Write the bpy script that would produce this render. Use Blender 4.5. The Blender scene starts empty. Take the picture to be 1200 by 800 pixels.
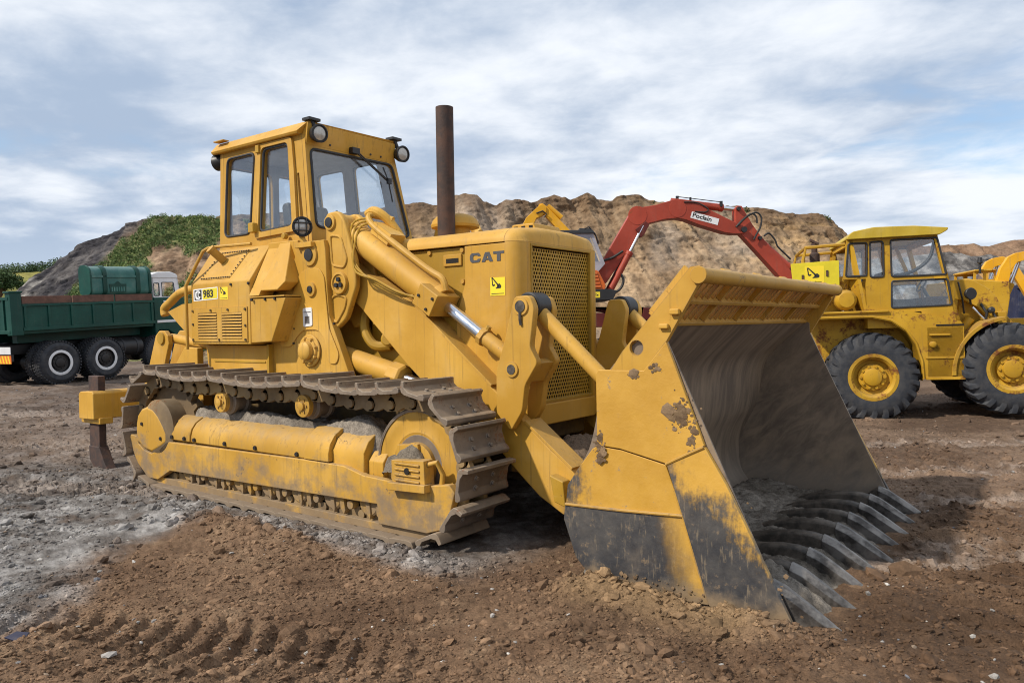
import bpy, bmesh, math, random
import numpy as np
from mathutils import Vector, Matrix
from mathutils.geometry import delaunay_2d_cdt
R = math.radians
S = bpy.context.scene
COL = S.collection
random.seed(7)
rng = np.random.default_rng(11)

# ------------------------------------------------------------------ camera
CAMP = Vector((5.6, -5.6, 1.62))
YAW = R(53.6)
d_ = Vector((-math.cos(YAW), math.sin(YAW), 0))
r_ = Vector((math.sin(YAW), math.cos(YAW), 0))
u_ = Vector((0, 0, 1))
PIT = math.atan(19 / 890)
ROL = R(-0.9)
fw = d_ * math.cos(PIT) - u_ * math.sin(PIT)
up = u_ * math.cos(PIT) + d_ * math.sin(PIT)
cx = r_ * math.cos(ROL) + up * math.sin(ROL)
cy = up * math.cos(ROL) - r_ * math.sin(ROL)
cam = bpy.data.cameras.new('camera')
cam.sensor_width = 36; cam.lens = 26.7; cam.clip_end = 3000; cam.clip_start = .1
camo = bpy.data.objects.new('camera', cam); COL.objects.link(camo)
m3 = Matrix((cx, cy, -fw)).transposed()
camo.matrix_world = Matrix.Translation(CAMP) @ m3.to_4x4()
S.camera = camo
# ------------------------------------------------------------------ light
SUNV = Vector((-.42, -.74, .80)).normalized()
sl = bpy.data.lights.new('sun', 'SUN'); sl.energy = 4.0; sl.angle = R(2.0); sl.color = (1, .91, .78)
so = bpy.data.objects.new('sun', sl); COL.objects.link(so)
so.rotation_euler = SUNV.to_track_quat('Z', 'Y').to_euler(); so.location = SUNV * 60
W = bpy.data.worlds.new('World'); S.world = W; W.use_nodes = True
S.cycles.filter_width = 1.05
S.view_settings.view_transform = 'Standard'; S.view_settings.look = 'None'
S.view_settings.exposure = 0.2; S.view_settings.gamma = 1; S.view_settings.use_curve_mapping = False


class NT:
    """tiny helper to write node trees"""
    def __init__(s, tree):
        s.t = tree; s.n = tree.nodes; s.l = tree.links
    def new(s, typ, **kw):
        n = s.n.new(typ)
        for k, v in kw.items():
            setattr(n, k, v)
        return n
    def put(s, sock, v):
        if v is None: return
        if hasattr(v, 'is_output'): s.l.new(v, sock)
        elif isinstance(v, (tuple, list)) and len(v) == 3 and sock.type == 'RGBA': sock.default_value = (*v, 1)
        else: sock.default_value = v
    def math(s, op, a, b=None, c=None, clamp=False):
        n = s.new('ShaderNodeMath', operation=op, use_clamp=clamp)
        s.put(n.inputs[0], a); s.put(n.inputs[1], b); s.put(n.inputs[2], c)
        return n.outputs[0]
    def mix(s, f, a, b, mode='MIX'):
        n = s.new('ShaderNodeMix', data_type='RGBA', blend_type=mode)
        s.put(n.inputs['Factor'], f); s.put(n.inputs[6], a); s.put(n.inputs[7], b)
        return n.outputs[2]
    def noise(s, vec, scale, detail=4, rough=.55, dist=0, out=0):
        n = s.new('ShaderNodeTexNoise')
        s.put(n.inputs['Vector'], vec); s.put(n.inputs['Scale'], scale); s.put(n.inputs['Detail'], detail)
        s.put(n.inputs['Roughness'], rough); s.put(n.inputs['Distortion'], dist)
        return n.outputs[out]
    def ramp(s, f, a, b, lo=0., hi=1.):
        n = s.new('ShaderNodeMapRange', interpolation_type='SMOOTHSTEP')
        s.put(n.inputs['Value'], f); s.put(n.inputs['From Min'], a); s.put(n.inputs['From Max'], b)
        s.put(n.inputs['To Min'], lo); s.put(n.inputs['To Max'], hi)
        return n.outputs[0]
    def mapping(s, vec, scale=(1, 1, 1), rot=(0, 0, 0), loc=(0, 0, 0)):
        n = s.new('ShaderNodeMapping')
        s.put(n.inputs['Vector'], vec); n.inputs['Scale'].default_value = scale
        n.inputs['Rotation'].default_value = rot; n.inputs['Location'].default_value = loc
        return n.outputs[0]
    def sep(s, vec):
        n = s.new('ShaderNodeSeparateXYZ'); s.put(n.inputs[0], vec); return n.outputs
    def comb(s, x, y, z):
        n = s.new('ShaderNodeCombineXYZ'); s.put(n.inputs[0], x); s.put(n.inputs[1], y); s.put(n.inputs[2], z); return n.outputs[0]
    def bump(s, h, strength=.3, dist=.01):
        n = s.new('ShaderNodeBump'); s.put(n.inputs['Height'], h)
        n.inputs['Strength'].default_value = strength; n.inputs['Distance'].default_value = dist
        return n.outputs[0]


# sky: Nishita behind, broken cloud layers in front (by direction)
w = NT(W.node_tree); w.n.clear()
sky = w.new('ShaderNodeTexSky', sky_type='NISHITA', sun_disc=False)
sky.sun_elevation = math.asin(SUNV.z); sky.sun_rotation = math.atan2(SUNV.x, SUNV.y)
bg1 = w.new('ShaderNodeBackground'); w.l.new(sky.outputs[0], bg1.inputs[0]); bg1.inputs[1].default_value = .14
tc = w.new('ShaderNodeTexCoord').outputs['Generated']
sx, sy, sz = w.sep(tc)
den = w.math('ADD', w.math('MAXIMUM', sz, 0.0), .16)
pv = w.comb(w.math('DIVIDE', sx, den), w.math('DIVIDE', sy, den), 0.0)
pv = w.mapping(pv, (.9, 1.0, 1), (0, 0, R(-36)))
n1 = w.noise(pv, .7, 6, .5, .1)
n2 = w.noise(w.mapping(pv, loc=(3.1, 1.7, 0)), 1.5, 8, .54, .08)
n3 = w.noise(w.mapping(pv, loc=(8.3, 4.4, 0)), .42, 4, .5)
n4 = w.noise(w.mapping(pv, loc=(1.3, 6.4, 0)), 3.6, 8, .58, .25)
# lit tops against the grey undersides
right = w.math('ADD', w.math('MULTIPLY', sx, r_.x), w.math('MULTIPLY', sy, r_.y))
bright = w.ramp(w.math('ADD', w.math('ADD', w.math('ADD', w.math('MULTIPLY', n2, .48), w.math('MULTIPLY', n4, .24)), w.math('MULTIPLY', n3, .28)), w.math('MULTIPLY', right, .07)), .40, .60)
ccol = w.mix(bright, (.41, .51, .665), (.90, .94, 1.0))
ccol = w.mix(w.ramp(sz, .0, .14, .6, 0.), ccol, (.70, .79, .90))
bg2 = w.new('ShaderNodeBackground'); w.l.new(ccol, bg2.inputs[0]); bg2.inputs[1].default_value = .92
mx = w.new('ShaderNodeMixShader'); w.l.new(w.ramp(w.math('ADD', n1, w.math('MULTIPLY', n4, .25)), .40, .56), mx.inputs[0])
w.l.new(bg1.outputs[0], mx.inputs[1]); w.l.new(bg2.outputs[0], mx.inputs[2])
wo = w.new('ShaderNodeOutputWorld'); w.l.new(mx.outputs[0], wo.inputs[0])


# ------------------------------------------------------------------ materials
def mat(name):
    m = bpy.data.materials.new(name); m.use_nodes = True
    t = NT(m.node_tree)
    b = t.n['Principled BSDF']
    return m, t, b


def geo(t):
    g = t.new('ShaderNodeNewGeometry'); return g


def paint(name, col, dark=None, rough=.48, dust=.35, dustcol=(.33, .27, .19), rust=0., mudz=None, fade=.18, chips=.0, spec=.32, wear=0., wearcol=((.09, .06, .04), (.30, .20, .10))):
    """weathered machine paint: tone drift, settled dust, stains, optional rust and splashed mud (mudz = height it reaches)"""
    m, t, b = mat(name)
    oc = t.new('ShaderNodeTexCoord').outputs['Object']
    g = geo(t)
    big = t.noise(oc, 1.3, 5, .6)
    fine = t.noise(oc, 9, 6, .65)
    dk = dark or tuple(c * .72 for c in col)
    c = t.mix(t.ramp(big, .35, .68), dk, col)
    pale = tuple(min(1, x * .75 + .22 * y) for x, y in zip(col, (.75, .7, .6)))
    c = t.mix(t.math('MULTIPLY', t.ramp(t.noise(oc, 2.7, 5, .6, .4), .45, .75), fade * 2.2), c, pale)
    # vertical water stains
    st = t.noise(t.mapping(oc, (11, 11, .7)), 1.6, 4, .6)
    c = t.mix(t.math('MULTIPLY', t.ramp(st, .55, .8), .35), c, tuple(x * .55 for x in dustcol))
    # flecks and fine scratches
    fk = t.ramp(t.math('ADD', t.math('MULTIPLY', t.noise(oc, 48, 4, .75), .7), t.math('MULTIPLY', fine, .3)), .60, .70)
    c = t.mix(t.math('MULTIPLY', fk, .38), c, tuple(x * .42 for x in dk))
    scr = t.noise(t.mapping(oc, (3, 3, 42), (R(25), R(30), 0)), 2.2, 4, .6)
    c = t.mix(t.math('MULTIPLY', t.math('MULTIPLY', t.ramp(scr, .62, .70), t.ramp(big, .45, .65)), .35), c, pale)
    # dust lying on upward faces
    nz = t.sep(g.outputs['Normal'])[2]
    df = t.math('MULTIPLY', t.ramp(t.math('ADD', t.math('MULTIPLY', nz, .6), t.math('MULTIPLY', fine, .8)), .55, 1.15), dust)
    c = t.mix(df, c, dustcol)
    ri = t.new('ShaderNodeObjectInfo').outputs['Random']
    c = t.mix(1.0, c, t.comb(*[t.math('ADD', .90, t.math('MULTIPLY', ri, .16))] * 3), 'MULTIPLY')
    rgh = t.math('ADD', rough, t.math('MULTIPLY', fine, .18))
    if rust:
        rf = t.ramp(t.math('ADD', t.math('MULTIPLY', t.noise(oc, 3.2, 8, .72), .75), t.math('MULTIPLY', t.noise(oc, 23, 4, .7), .25)), .62 - .12 * rust, .70 - .10 * rust)
        c = t.mix(rf, c, t.mix(t.noise(oc, 30, 3), (.10, .035, .012), (.26, .10, .03)))
        rgh = t.math('ADD', rgh, t.math('MULTIPLY', rf, .3), clamp=True)
    if chips:
        cf = t.ramp(t.math('ADD', t.math('MULTIPLY', t.noise(oc, 5, 6, .7), .6), t.math('MULTIPLY', t.noise(oc, 38, 3, .6), .4)), .66 - .1 * chips, .70 - .1 * chips)
        c = t.mix(cf, c, (.085, .06, .045))
    if wear:
        bv = t.new('ShaderNodeBevel', samples=4); bv.inputs['Radius'].default_value = .014
        dt = t.new('ShaderNodeVectorMath', operation='DOT_PRODUCT'); t.l.new(bv.outputs[0], dt.inputs[0]); t.l.new(g.outputs['Normal'], dt.inputs[1])
        ed = t.math('SUBTRACT', 1.0, dt.outputs['Value'])
        ew = t.ramp(t.math('ADD', t.math('MULTIPLY', ed, 2.2), t.math('MULTIPLY', t.noise(oc, 14, 6, .7), .9)), .66, .84)
        c = t.mix(t.math('MULTIPLY', ew, .75 * wear), c, t.mix(t.noise(oc, 22, 3), *wearcol))
        # oil and rain runs with soft lower ends
        run = t.noise(t.mapping(oc, (22, 22, .5)), 1.3, 5, .7)
        c = t.mix(t.math('MULTIPLY', t.ramp(t.math('ADD', run, t.math('MULTIPLY', big, .35)), .74, .88), .45 * wear), c, (.10, .06, .03))
    if mudz is not None:
        wz = t.sep(g.outputs['Position'])[2]
        mn = t.math('ADD', t.noise(oc, 3.5, 7, .68), t.math('MULTIPLY', wz, -.55 / max(mudz, .01)))
        mf = t.ramp(mn, .22, .48)
        c = t.mix(t.math('MULTIPLY', mf, .85), c, t.mix(fine, (.13, .095, .065), (.27, .21, .15)))
        rgh = t.math('ADD', rgh, t.math('MULTIPLY', mf, .35), clamp=True)
    t.put(b.inputs['Base Color'], c); t.put(b.inputs['Roughness'], rgh); b.inputs['Specular IOR Level'].default_value = spec
    h = t.math('ADD', t.math('MULTIPLY', fine, .4), t.math('MULTIPLY', t.noise(oc, 55, 3), .25))
    t.put(b.inputs['Normal'], t.bump(h, .22, .006))
    return m


def plain(name, col, rough=.5, metal=0., var=.35, scale=6, bump=.2, col2=None, spec=.5, bscale=40):
    m, t, b = mat(name)
    oc = t.new('ShaderNodeTexCoord').outputs['Object']
    n = t.noise(oc, scale, 6, .65)
    c2 = col2 or tuple(c * (1 - var) for c in col)
    t.put(b.inputs['Base Color'], t.mix(t.ramp(n, .35, .65), c2, col))
    t.put(b.inputs['Roughness'], t.math('ADD', rough - .08, t.math('MULTIPLY', n, .2)))
    b.inputs['Metallic'].default_value = metal; b.inputs['Specular IOR Level'].default_value = spec
    t.put(b.inputs['Normal'], t.bump(t.noise(oc, bscale, 4), bump, .005))
    return m


YEL = (.605, .347, .056)
M = {}
M['yellow'] = paint('cat_yellow', YEL, (.48, .258, .03), dust=.22, mudz=.55, chips=.12, fade=.10, wear=.8)
M['yellow_low'] = paint('yellow_muddy', (.57, .325, .048), (.44, .24, .03), dust=.55, mudz=1.0, chips=.5, fade=.10, wear=1.)
M['yellow_deep'] = paint('yellow_deep', (.48, .28, .026), (.35, .20, .018), dust=.3, rust=.15, chips=.3, fade=.08)
M['frame_dark'] = plain('oily_frame', (.16, .10, .03), .6, 0, .6, 5, .4, (.05, .035, .02))
M['shoe'] = paint('worn_track_steel', (.215, .165, .12), (.095, .076, .062), .45, .75, (.29, .225, .16), rust=.45, mudz=.25, chips=.7, spec=.5, wear=1., wearcol=((.24, .21, .18), (.42, .37, .31)))
M['chain'] = paint('dusty_chain', (.34, .225, .095), (.15, .105, .06), .6, .6, (.28, .22, .15), rust=.35, chips=.6)
M['rubber'] = plain('tyre_rubber', (.020, .024, .033), .72, 0, .3, 8, .5, (.045, .046, .05))
M['black'] = plain('black_paint', (.018, .018, .02), .45, 0, .3, 10, .1)
M['seal'] = plain('rubber_seal', (.03, .032, .037), .6, 0, .2, 20, .1)
M['hose'] = plain('rubber_hose', (.02, .02, .02), .5, 0, .2, 20, .1)
M['chrome'] = plain('chrome_rod', (.72, .74, .78), .18, 1, .1, 8, .02)
M['steel'] = plain('bare_steel', (.30, .29, .28), .42, .85, .5, 9, .2)
M['rustpipe'] = plain('rusted_pipe', (.085, .045, .032), .8, .0, .3, 7, .5, (.038, .026, .024))
M['darksteel'] = plain('dark_tooth_steel', (.135, .115, .095), .45, .35, .5, 12, .3, (.05, .045, .04))
M['interior'] = plain('cab_lining', (.36, .36, .41), .8, 0, .2, 5, .1)
M['seat'] = plain('seat_vinyl', (.045, .047, .05), .55, 0, .2, 5, .1)
M['white'] = paint('white_paint', (.80, .81, .83), (.70, .71, .73), .35, .05, fade=.03)
M['whiteplain'] = plain('white_sign', (.78, .79, .80), .45, 0, .08, 8, .02)
M['green'] = paint('green_paint', (.006, .070, .052), (.004, .046, .036), .36, .12, (.10, .13, .11), fade=.02)
M['greenlight'] = paint('green_dusty', (.06, .20, .175), (.035, .14, .125), .35, .55, (.30, .36, .34), fade=.2)
M['red'] = paint('red_paint', (.40, .058, .030), (.30, .042, .022), .42, .22, (.30, .17, .13), rust=.1, fade=.05)
M['orange'] = paint('orange_paint', (.62, .13, .02), (.48, .10, .018), .42, .2, fade=.05)
M['darkred'] = paint('dark_red', (.13, .018, .014), (.09, .012, .01), .5, .5, fade=.02)
M['ywl'] = paint('loader_yellow', (.58, .335, .02), (.45, .25, .015), .45, .4, (.25, .20, .13), rust=.75, fade=.05, mudz=.7)
M['ywl_roof'] = paint('faded_roof_yellow', (.60, .43, .035), (.46, .32, .03), .5, .35, (.20, .20, .10), rust=.2)
M['yexc'] = paint('bright_excavator_yellow', (.78, .40, .012), (.68, .33, .01), .4, .1)
M['timber'] = plain('brown_timber', (.17, .085, .06), .8, 0, .4, 6, .4)
M['blue'] = paint('blue_paint', (.022, .032, .085), None, .5, .2)
M['decal_yellow'] = plain('sticker_yellow', (.86, .66, .03), .4, 0, .05, 8, .0)
M['sign_yellow'] = plain('sign_yellow', (.72, .60, .02), .5, 0, .12, 5, .02)
M['ink'] = plain('ink', (.02, .02, .018), .5, 0, .1, 8, 0)
M['greyink'] = plain('grey_ink', (.075, .075, .082), .5, 0, .2, 30, 0)
M['orange_mark'] = plain('orange_reflector', (.85, .20, .03), .35, 0, .1, 8, 0)
M['lens'] = plain('lamp_lens', (.50, .49, .46), .15, .3, .2, 30, .3)
M['hole'] = plain('dark_gap', (.012, .010, .008), .9, 0, .1, 8, 0)


def glass(name, tint=(.95, .97, .98), haze=.03):
    m, t, b = mat(name)
    t.n.remove(b)
    tr = t.new('ShaderNodeBsdfTransparent'); tr.inputs[0].default_value = (*tint, 1)
    gl = t.new('ShaderNodeBsdfGlossy'); gl.inputs['Roughness'].default_value = .03; gl.inputs[0].default_value = (.9, .95, 1, 1)
    df = t.new('ShaderNodeBsdfDiffuse'); df.inputs[0].default_value = (.5, .52, .55, 1)
    lw = t.new('ShaderNodeLayerWeight'); lw.inputs['Blend'].default_value = .5
    fr = t.math('ADD', .075, t.math('MULTIPLY', t.math('POWER', lw.outputs['Facing'], 4.0), .8))
    oc = t.new('ShaderNodeTexCoord').outputs['Object']
    dirt = t.math('MULTIPLY', t.ramp(t.noise(oc, 3, 5, .6), .3, .8), haze)
    a = t.new('ShaderNodeMixShader'); t.put(a.inputs[0], dirt); t.l.new(tr.outputs[0], a.inputs[1]); t.l.new(df.outputs[0], a.inputs[2])
    c = t.new('ShaderNodeMixShader'); t.put(c.inputs[0], fr); t.l.new(a.outputs[0], c.inputs[1]); t.l.new(gl.outputs[0], c.inputs[2])
    t.l.new(c.outputs[0], t.n['Material Output'].inputs[0])
    return m


M['glass'] = glass('cab_glass')


def bucket_inner(name='scoured_bucket_steel', side=False):
    m, t, b = mat(name)
    oc = t.new('ShaderNodeTexCoord').outputs['Object']
    ox_, oy_, oz_ = t.sep(oc)
    sv = t.comb(t.math('ADD', ox_, t.math('MULTIPLY', oz_, .45)), t.math('MULTIPLY', t.math('SUBTRACT', oz_, t.math('MULTIPLY', ox_, .9)), .8), 0.) if side else t.comb(t.math('MULTIPLY', oz_, .5), t.math('ADD', oy_, t.math('MULTIPLY', oz_, .30)), 0.)
    st = t.noise(t.mapping(sv, (1.4, 3.4, 1)), 2.2, 8, .68, .5)
    bl = t.noise(oc, 1.7, 6, .6)
    c = t.mix(t.ramp(st, .30, .75), (.13, .100, .075), (.31, .235, .165))
    c = t.mix(t.math('MULTIPLY', t.ramp(bl, .5, .72), .7), c, (.30, .225, .15))
    sc = t.noise(t.mapping(sv, (1, 24, 1)), 3.2, 3, .5)
    c = t.mix(t.math('MULTIPLY', t.ramp(sc, .66, .74), .25), c, (.30, .26, .21))
    z = t.sep(oc)[2]
    c = t.mix(t.math('MULTIPLY', t.ramp(t.math('ADD', z, t.math('MULTIPLY', bl, .5)), .75, .25), .75), c, (.24, .21, .18))
    t.put(b.inputs['Base Color'], c)
    t.put(b.inputs['Roughness'], t.ramp(st, .3, .8, .65, .42)); b.inputs['Metallic'].default_value = .05
    t.put(b.inputs['Normal'], t.bump(t.math('ADD', t.math('MULTIPLY', st, .15), t.math('MULTIPLY', t.noise(oc, 30, 5), .5)), .18, .006))
    return m


def worn_side(name, expr, scratch=1.0, soft=.35):
    """yellow plate scoured to black steel; expr(t, x, z, n) gives the paint-to-steel threshold field"""
    m, t, b = mat(name)
    oc = t.new('ShaderNodeTexCoord').outputs['Object']
    x, y, z = t.sep(oc)
    n = t.noise(oc, 3.5, 7, .68)
    nf = t.noise(oc, 16, 5, .7)
    f = t.ramp(t.math('ADD', expr(t, x, z, t.math('SUBTRACT', n, .5)), t.math('MULTIPLY', t.math('SUBTRACT', t.noise(t.mapping(oc, (20, 1, 4), (0, R(-24), 0)), 1.5, 6, .7), .5), soft)), -.10, .15)
    yel = t.mix(t.ramp(t.noise(oc, 1.5, 5, .6), .35, .65), (.48, .258, .03), (.605, .347, .056))
    yel = t.mix(t.ramp(nf, .64, .74), yel, (.25, .19, .13))
    blk = t.mix(t.ramp(n, .35, .7), (.034, .035, .040), (.088, .082, .076))
    sc = t.noise(t.mapping(oc, (30, 1, 5), (0, R(-24), 0)), 1.6, 5, .65)
    blk = t.mix(t.math('MULTIPLY', t.ramp(sc, .56, .72), .5 * scratch), blk, (.30, .235, .15))
    blk = t.mix(t.math('MULTIPLY', t.ramp(nf, .57, .70), .65), blk, (.25, .175, .10))
    blk = t.mix(t.math('MULTIPLY', t.ramp(t.noise(oc, 2.2, 6, .65, .3), .5, .72), .55), blk, (.20, .16, .12))
    c = t.mix(f, yel, blk)
    # caked clay near the ground
    cl = t.ramp(t.math('ADD', t.math('MULTIPLY', z, -2.3), t.math('MULTIPLY', n, .8)), .05, .34)
    c = t.mix(cl, c, (.23, .165, .10))
    t.put(b.inputs['Base Color'], c); t.put(b.inputs['Roughness'], t.ramp(nf, .3, .7, .42, .68))
    t.put(b.inputs['Normal'], t.bump(t.math('ADD', n, nf), .3, .008))
    return m


M['bucket_in'] = bucket_inner()
M['bucket_side_in'] = bucket_inner('scoured_side_steel', True)
M['side_up'] = worn_side('bucket_side_upper', lambda t, x, z, n: t.math('SUBTRACT', t.math('MULTIPLY', n, 1.5), .40))
M['side_mid'] = worn_side('bucket_side_middle', lambda t, x, z, n: t.math('ADD', t.math('MULTIPLY', n, 1.1), t.math('SUBTRACT', t.math('MULTIPLY', t.math('SUBTRACT', 3.20, x), 1.3), .12)))
M['side_low'] = worn_side('bucket_side_lower', lambda t, x, z, n: t.math('ADD', t.math('MULTIPLY', n, .25), t.math('SUBTRACT', t.math('SUBTRACT', 3.82, t.math('MULTIPLY', t.math('SUBTRACT', z, .25), .30)), x)), 1.0, .10)
M['side_front'] = worn_side('bucket_side_front', lambda t, x, z, n: t.math('ADD', t.math('MULTIPLY', n, 1.0), t.math('SUBTRACT', t.math('MULTIPLY', t.math('SUBTRACT', .74, z), .8), t.math('MULTIPLY', t.math('SUBTRACT', t.math('ADD', x, t.math('MULTIPLY', z, .53)), 4.20), 1.1))))


# ------------------------------------------------------------------ mesh helpers
class MB:
    def __init__(s): s.v = []; s.f = []
    def add(s, V, F):
        o = len(s.v); s.v += [tuple(p) for p in V]; s.f += [tuple(i + o for i in f) for f in F]; return s
    def box(s, x0, x1, y0, y1, z0, z1, T=None):
        V = [Vector((x, y, z)) for x in (x0, x1) for y in (y0, y1) for z in (z0, z1)]
        if T: V = [T @ p for p in V]
        return s.add(V, [(0, 1, 3, 2), (4, 6, 7, 5), (0, 4, 5, 1), (2, 3, 7, 6), (0, 2, 6, 4), (1, 5, 7, 3)])
    def prism(s, pts, ax, a, b, T=None):
        """2-D outline swept along axis ax from a to b (ax y: pts are x,z; ax x: y,z; ax z: x,y)"""
        def mk(p, q):
            v = {'x': (q, p[0], p[1]), 'y': (p[0], q, p[1]), 'z': (p[0], p[1], q)}[ax]
            return T @ Vector(v) if T else v
        n = len(pts)
        V = [mk(p, a) for p in pts] + [mk(p, b) for p in pts]
        F = [tuple(range(n)), tuple(range(2 * n - 1, n - 1, -1))] + [(i, (i + 1) % n, n + (i + 1) % n, n + i) for i in range(n)]
        return s.add(V, F)
    def tube(s, p0, p1, r0, r1=None, n=16, cap=True):
        return s.path([p0, p1], [r0, r0 if r1 is None else r1], n, cap)
    def path(s, pts, rad, n=10, cap=True, closed=False):
        P = [Vector(p) for p in pts]; k = len(P)
        rs = rad if isinstance(rad, (list, tuple)) else [rad] * k
        V = []; prev = None
        for i, p in enumerate(P):
            if closed: tn = (P[(i + 1) % k] - P[i - 1]).normalized()
            else: tn = (P[min(i + 1, k - 1)] - P[max(i - 1, 0)]).normalized()
            if prev is None:
                a = tn.orthogonal().normalized()
            else:
                a = (prev - tn * prev.dot(tn)).normalized()
            prev = a; b = tn.cross(a)
            V += [p + (a * math.cos(q) + b * math.sin(q)) * rs[i] for q in (2 * math.pi * j / n for j in range(n))]
        F = []
        for i in range(k if closed else k - 1):
            o, o2 = i * n, ((i + 1) % k) * n
            F += [(o + j, o + (j + 1) % n, o2 + (j + 1) % n, o2 + j) for j in range(n)]
        if cap and not closed:
            F += [tuple(range(n - 1, -1, -1)), tuple(range((k - 1) * n, k * n))]
        return s.add(V, F)
    def lathe(s, prof, o, axis, n=32, ring=False, caps=True):
        """prof: (distance along axis, radius)"""
        ax = Vector(axis).normalized(); a = ax.orthogonal().normalized(); b = ax.cross(a); o = Vector(o)
        V = []; F = []; k = len(prof)
        for h, r in prof:
            V += [o + ax * h + (a * math.cos(q) + b * math.sin(q)) * r for q in (2 * math.pi * j / n for j in range(n))]
        for i in range(k - 1):
            F += [(i * n + j, i * n + (j + 1) % n, (i + 1) * n + (j + 1) % n, (i + 1) * n + j) for j in range(n)]
        if ring: F += [((k - 1) * n + j, (k - 1) * n + (j + 1) % n, (j + 1) % n, j) for j in range(n)]
        elif caps: F += [tuple(range(n - 1, -1, -1)), tuple(range((k - 1) * n, k * n))]
        return s.add(V, F)
    def hplate(s, outer, holes, fn, a, b):
        """plate with openings; fn(u, v, w) -> xyz, thickness w from a to b"""
        pts = []; edges = []; loops = []
        for lp in [outer] + holes:
            o = len(pts); pts += [Vector(p) for p in lp]; k = len(lp)
            edges += [(o + i, o + (i + 1) % k) for i in range(k)]; loops.append((o, k))
        rv, re, rf, *_ = delaunay_2d_cdt(pts, edges, [], 1, 1e-6)
        def inside(p, lp):
            c = False; j = len(lp) - 1
            for i in range(len(lp)):
                if (lp[i][1] > p[1]) != (lp[j][1] > p[1]) and p[0] < (lp[j][0] - lp[i][0]) * (p[1] - lp[i][1]) / (lp[j][1] - lp[i][1]) + lp[i][0]: c = not c
                j = i
            return c
        F = []
        for f in rf:
            c = sum((rv[i] for i in f), Vector((0, 0))) / len(f)
            if inside(c, outer) and not any(inside(c, h) for h in holes): F.append(tuple(f))
        n = len(rv)
        V = [fn(p[0], p[1], a) for p in rv] + [fn(p[0], p[1], b) for p in rv]
        from collections import Counter
        cnt = Counter()
        for f in F:
            for i in range(len(f)): cnt[frozenset((f[i], f[(i + 1) % len(f)]))] += 1
        side = []
        for f in F:
            for i in range(len(f)):
                p, q = f[i], f[(i + 1) % len(f)]
                if cnt[frozenset((p, q))] == 1: side.append((q, p, n + p, n + q))
        return s.add(V, F + [tuple(n + i for i in reversed(f)) for f in F] + side)
    def mirror(s):
        """append the mirror image in y"""
        n = len(s.v); s.v += [(x, -y, z) for x, y, z in s.v]; s.f += [tuple(i + n for i in reversed(f)) for f in s.f]; return s
    def each(s, name, m, parent=None, **k):
        """every separate piece becomes an object of its own"""
        p = list(range(len(s.v)))
        def find(i):
            while p[i] != i: p[i] = p[p[i]]; i = p[i]
            return i
        for f in s.f:
            for q in f[1:]: p[find(q)] = find(f[0])
        groups = {}
        for f in s.f: groups.setdefault(find(f[0]), []).append(f)
        out = []
        for fs in groups.values():
            ids = sorted({i for f in fs for i in f}); mp = {a: b for b, a in enumerate(ids)}
            out.append(MB().add([s.v[i] for i in ids], [tuple(mp[i] for i in f) for f in fs]).build(name, m, parent, **k))
        return out
    def build(s, name, m, parent=None, bev=.006, ang=32, seg=2, smooth=True, recalc=True, T=None):
        me = bpy.data.meshes.new(name)
        me.from_pydata(s.v, [], s.f)
        if recalc:
            bm = bmesh.new(); bm.from_mesh(me); bmesh.ops.recalc_face_normals(bm, faces=bm.faces); bm.to_mesh(me); bm.free()
        if T: me.transform(T)
        me.materials.append(M[m] if isinstance(m, str) else m)
        if smooth:
            me.polygons.foreach_set('use_smooth', [True] * len(me.polygons))
            if not bev: me.set_sharp_from_angle(angle=R(ang))
        o = bpy.data.objects.new(name, me); COL.objects.link(o)
        if parent: o.parent = parent
        if bev:
            b = o.modifiers.new('edge', 'BEVEL'); b.width = bev; b.segments = seg; b.limit_method = 'ANGLE'; b.angle_limit = R(ang); b.harden_normals = True
            b.use_clamp_overlap = True
        return o


def rloop(pts, r, n=4):
    out = []; k = len(pts)
    for i in range(k):
        p = Vector(pts[i]); a = Vector(pts[i - 1]); b = Vector(pts[(i + 1) % k])
        da = (a - p); db = (b - p); rr = min(r, da.length * .45, db.length * .45)
        p0 = p + da.normalized() * rr; p1 = p + db.normalized() * rr
        for j in range(n + 1):
            t = j / n
            q = p0 * (1 - t) ** 2 + p * 2 * t * (1 - t) + p1 * t * t
            out.append((q.x, q.y))
    return out


def spl(P, k=5):
    P = [Vector(p) for p in P]; out = []
    for i in range(len(P) - 1):
        a, b, c, d = P[max(i - 1, 0)], P[i], P[i + 1], P[min(i + 2, len(P) - 1)]
        for j in range(k):
            t = j / k
            out.append(.5 * ((2 * b) + (c - a) * t + (2 * a - 5 * b + 4 * c - d) * t * t + (3 * b - a - 3 * c + d) * t ** 3))
    return out + [P[-1]]


def circ(c, r, n=24, a0=0, a1=2 * math.pi):
    full = abs(a1 - a0 - 2 * math.pi) < 1e-6
    k = n if full else n + 1
    return [(c[0] + r * math.cos(a0 + (a1 - a0) * i / n), c[1] + r * math.sin(a0 + (a1 - a0) * i / n)) for i in range(k)]


def tag(o, label=None, cat=None, group=None, kind=None):
    if label: o['label'] = label
    if cat: o['category'] = cat
    if group: o['group'] = group
    if kind: o['kind'] = kind
    return o


def thing(name, label, cat, loc=(0, 0, 0), rot=(0, 0, 0), group=None):
    o = bpy.data.objects.new(name, None); COL.objects.link(o)
    o.location = loc; o.rotation_euler = rot; o.empty_display_size = .3
    return tag(o, label, cat, group)


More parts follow.
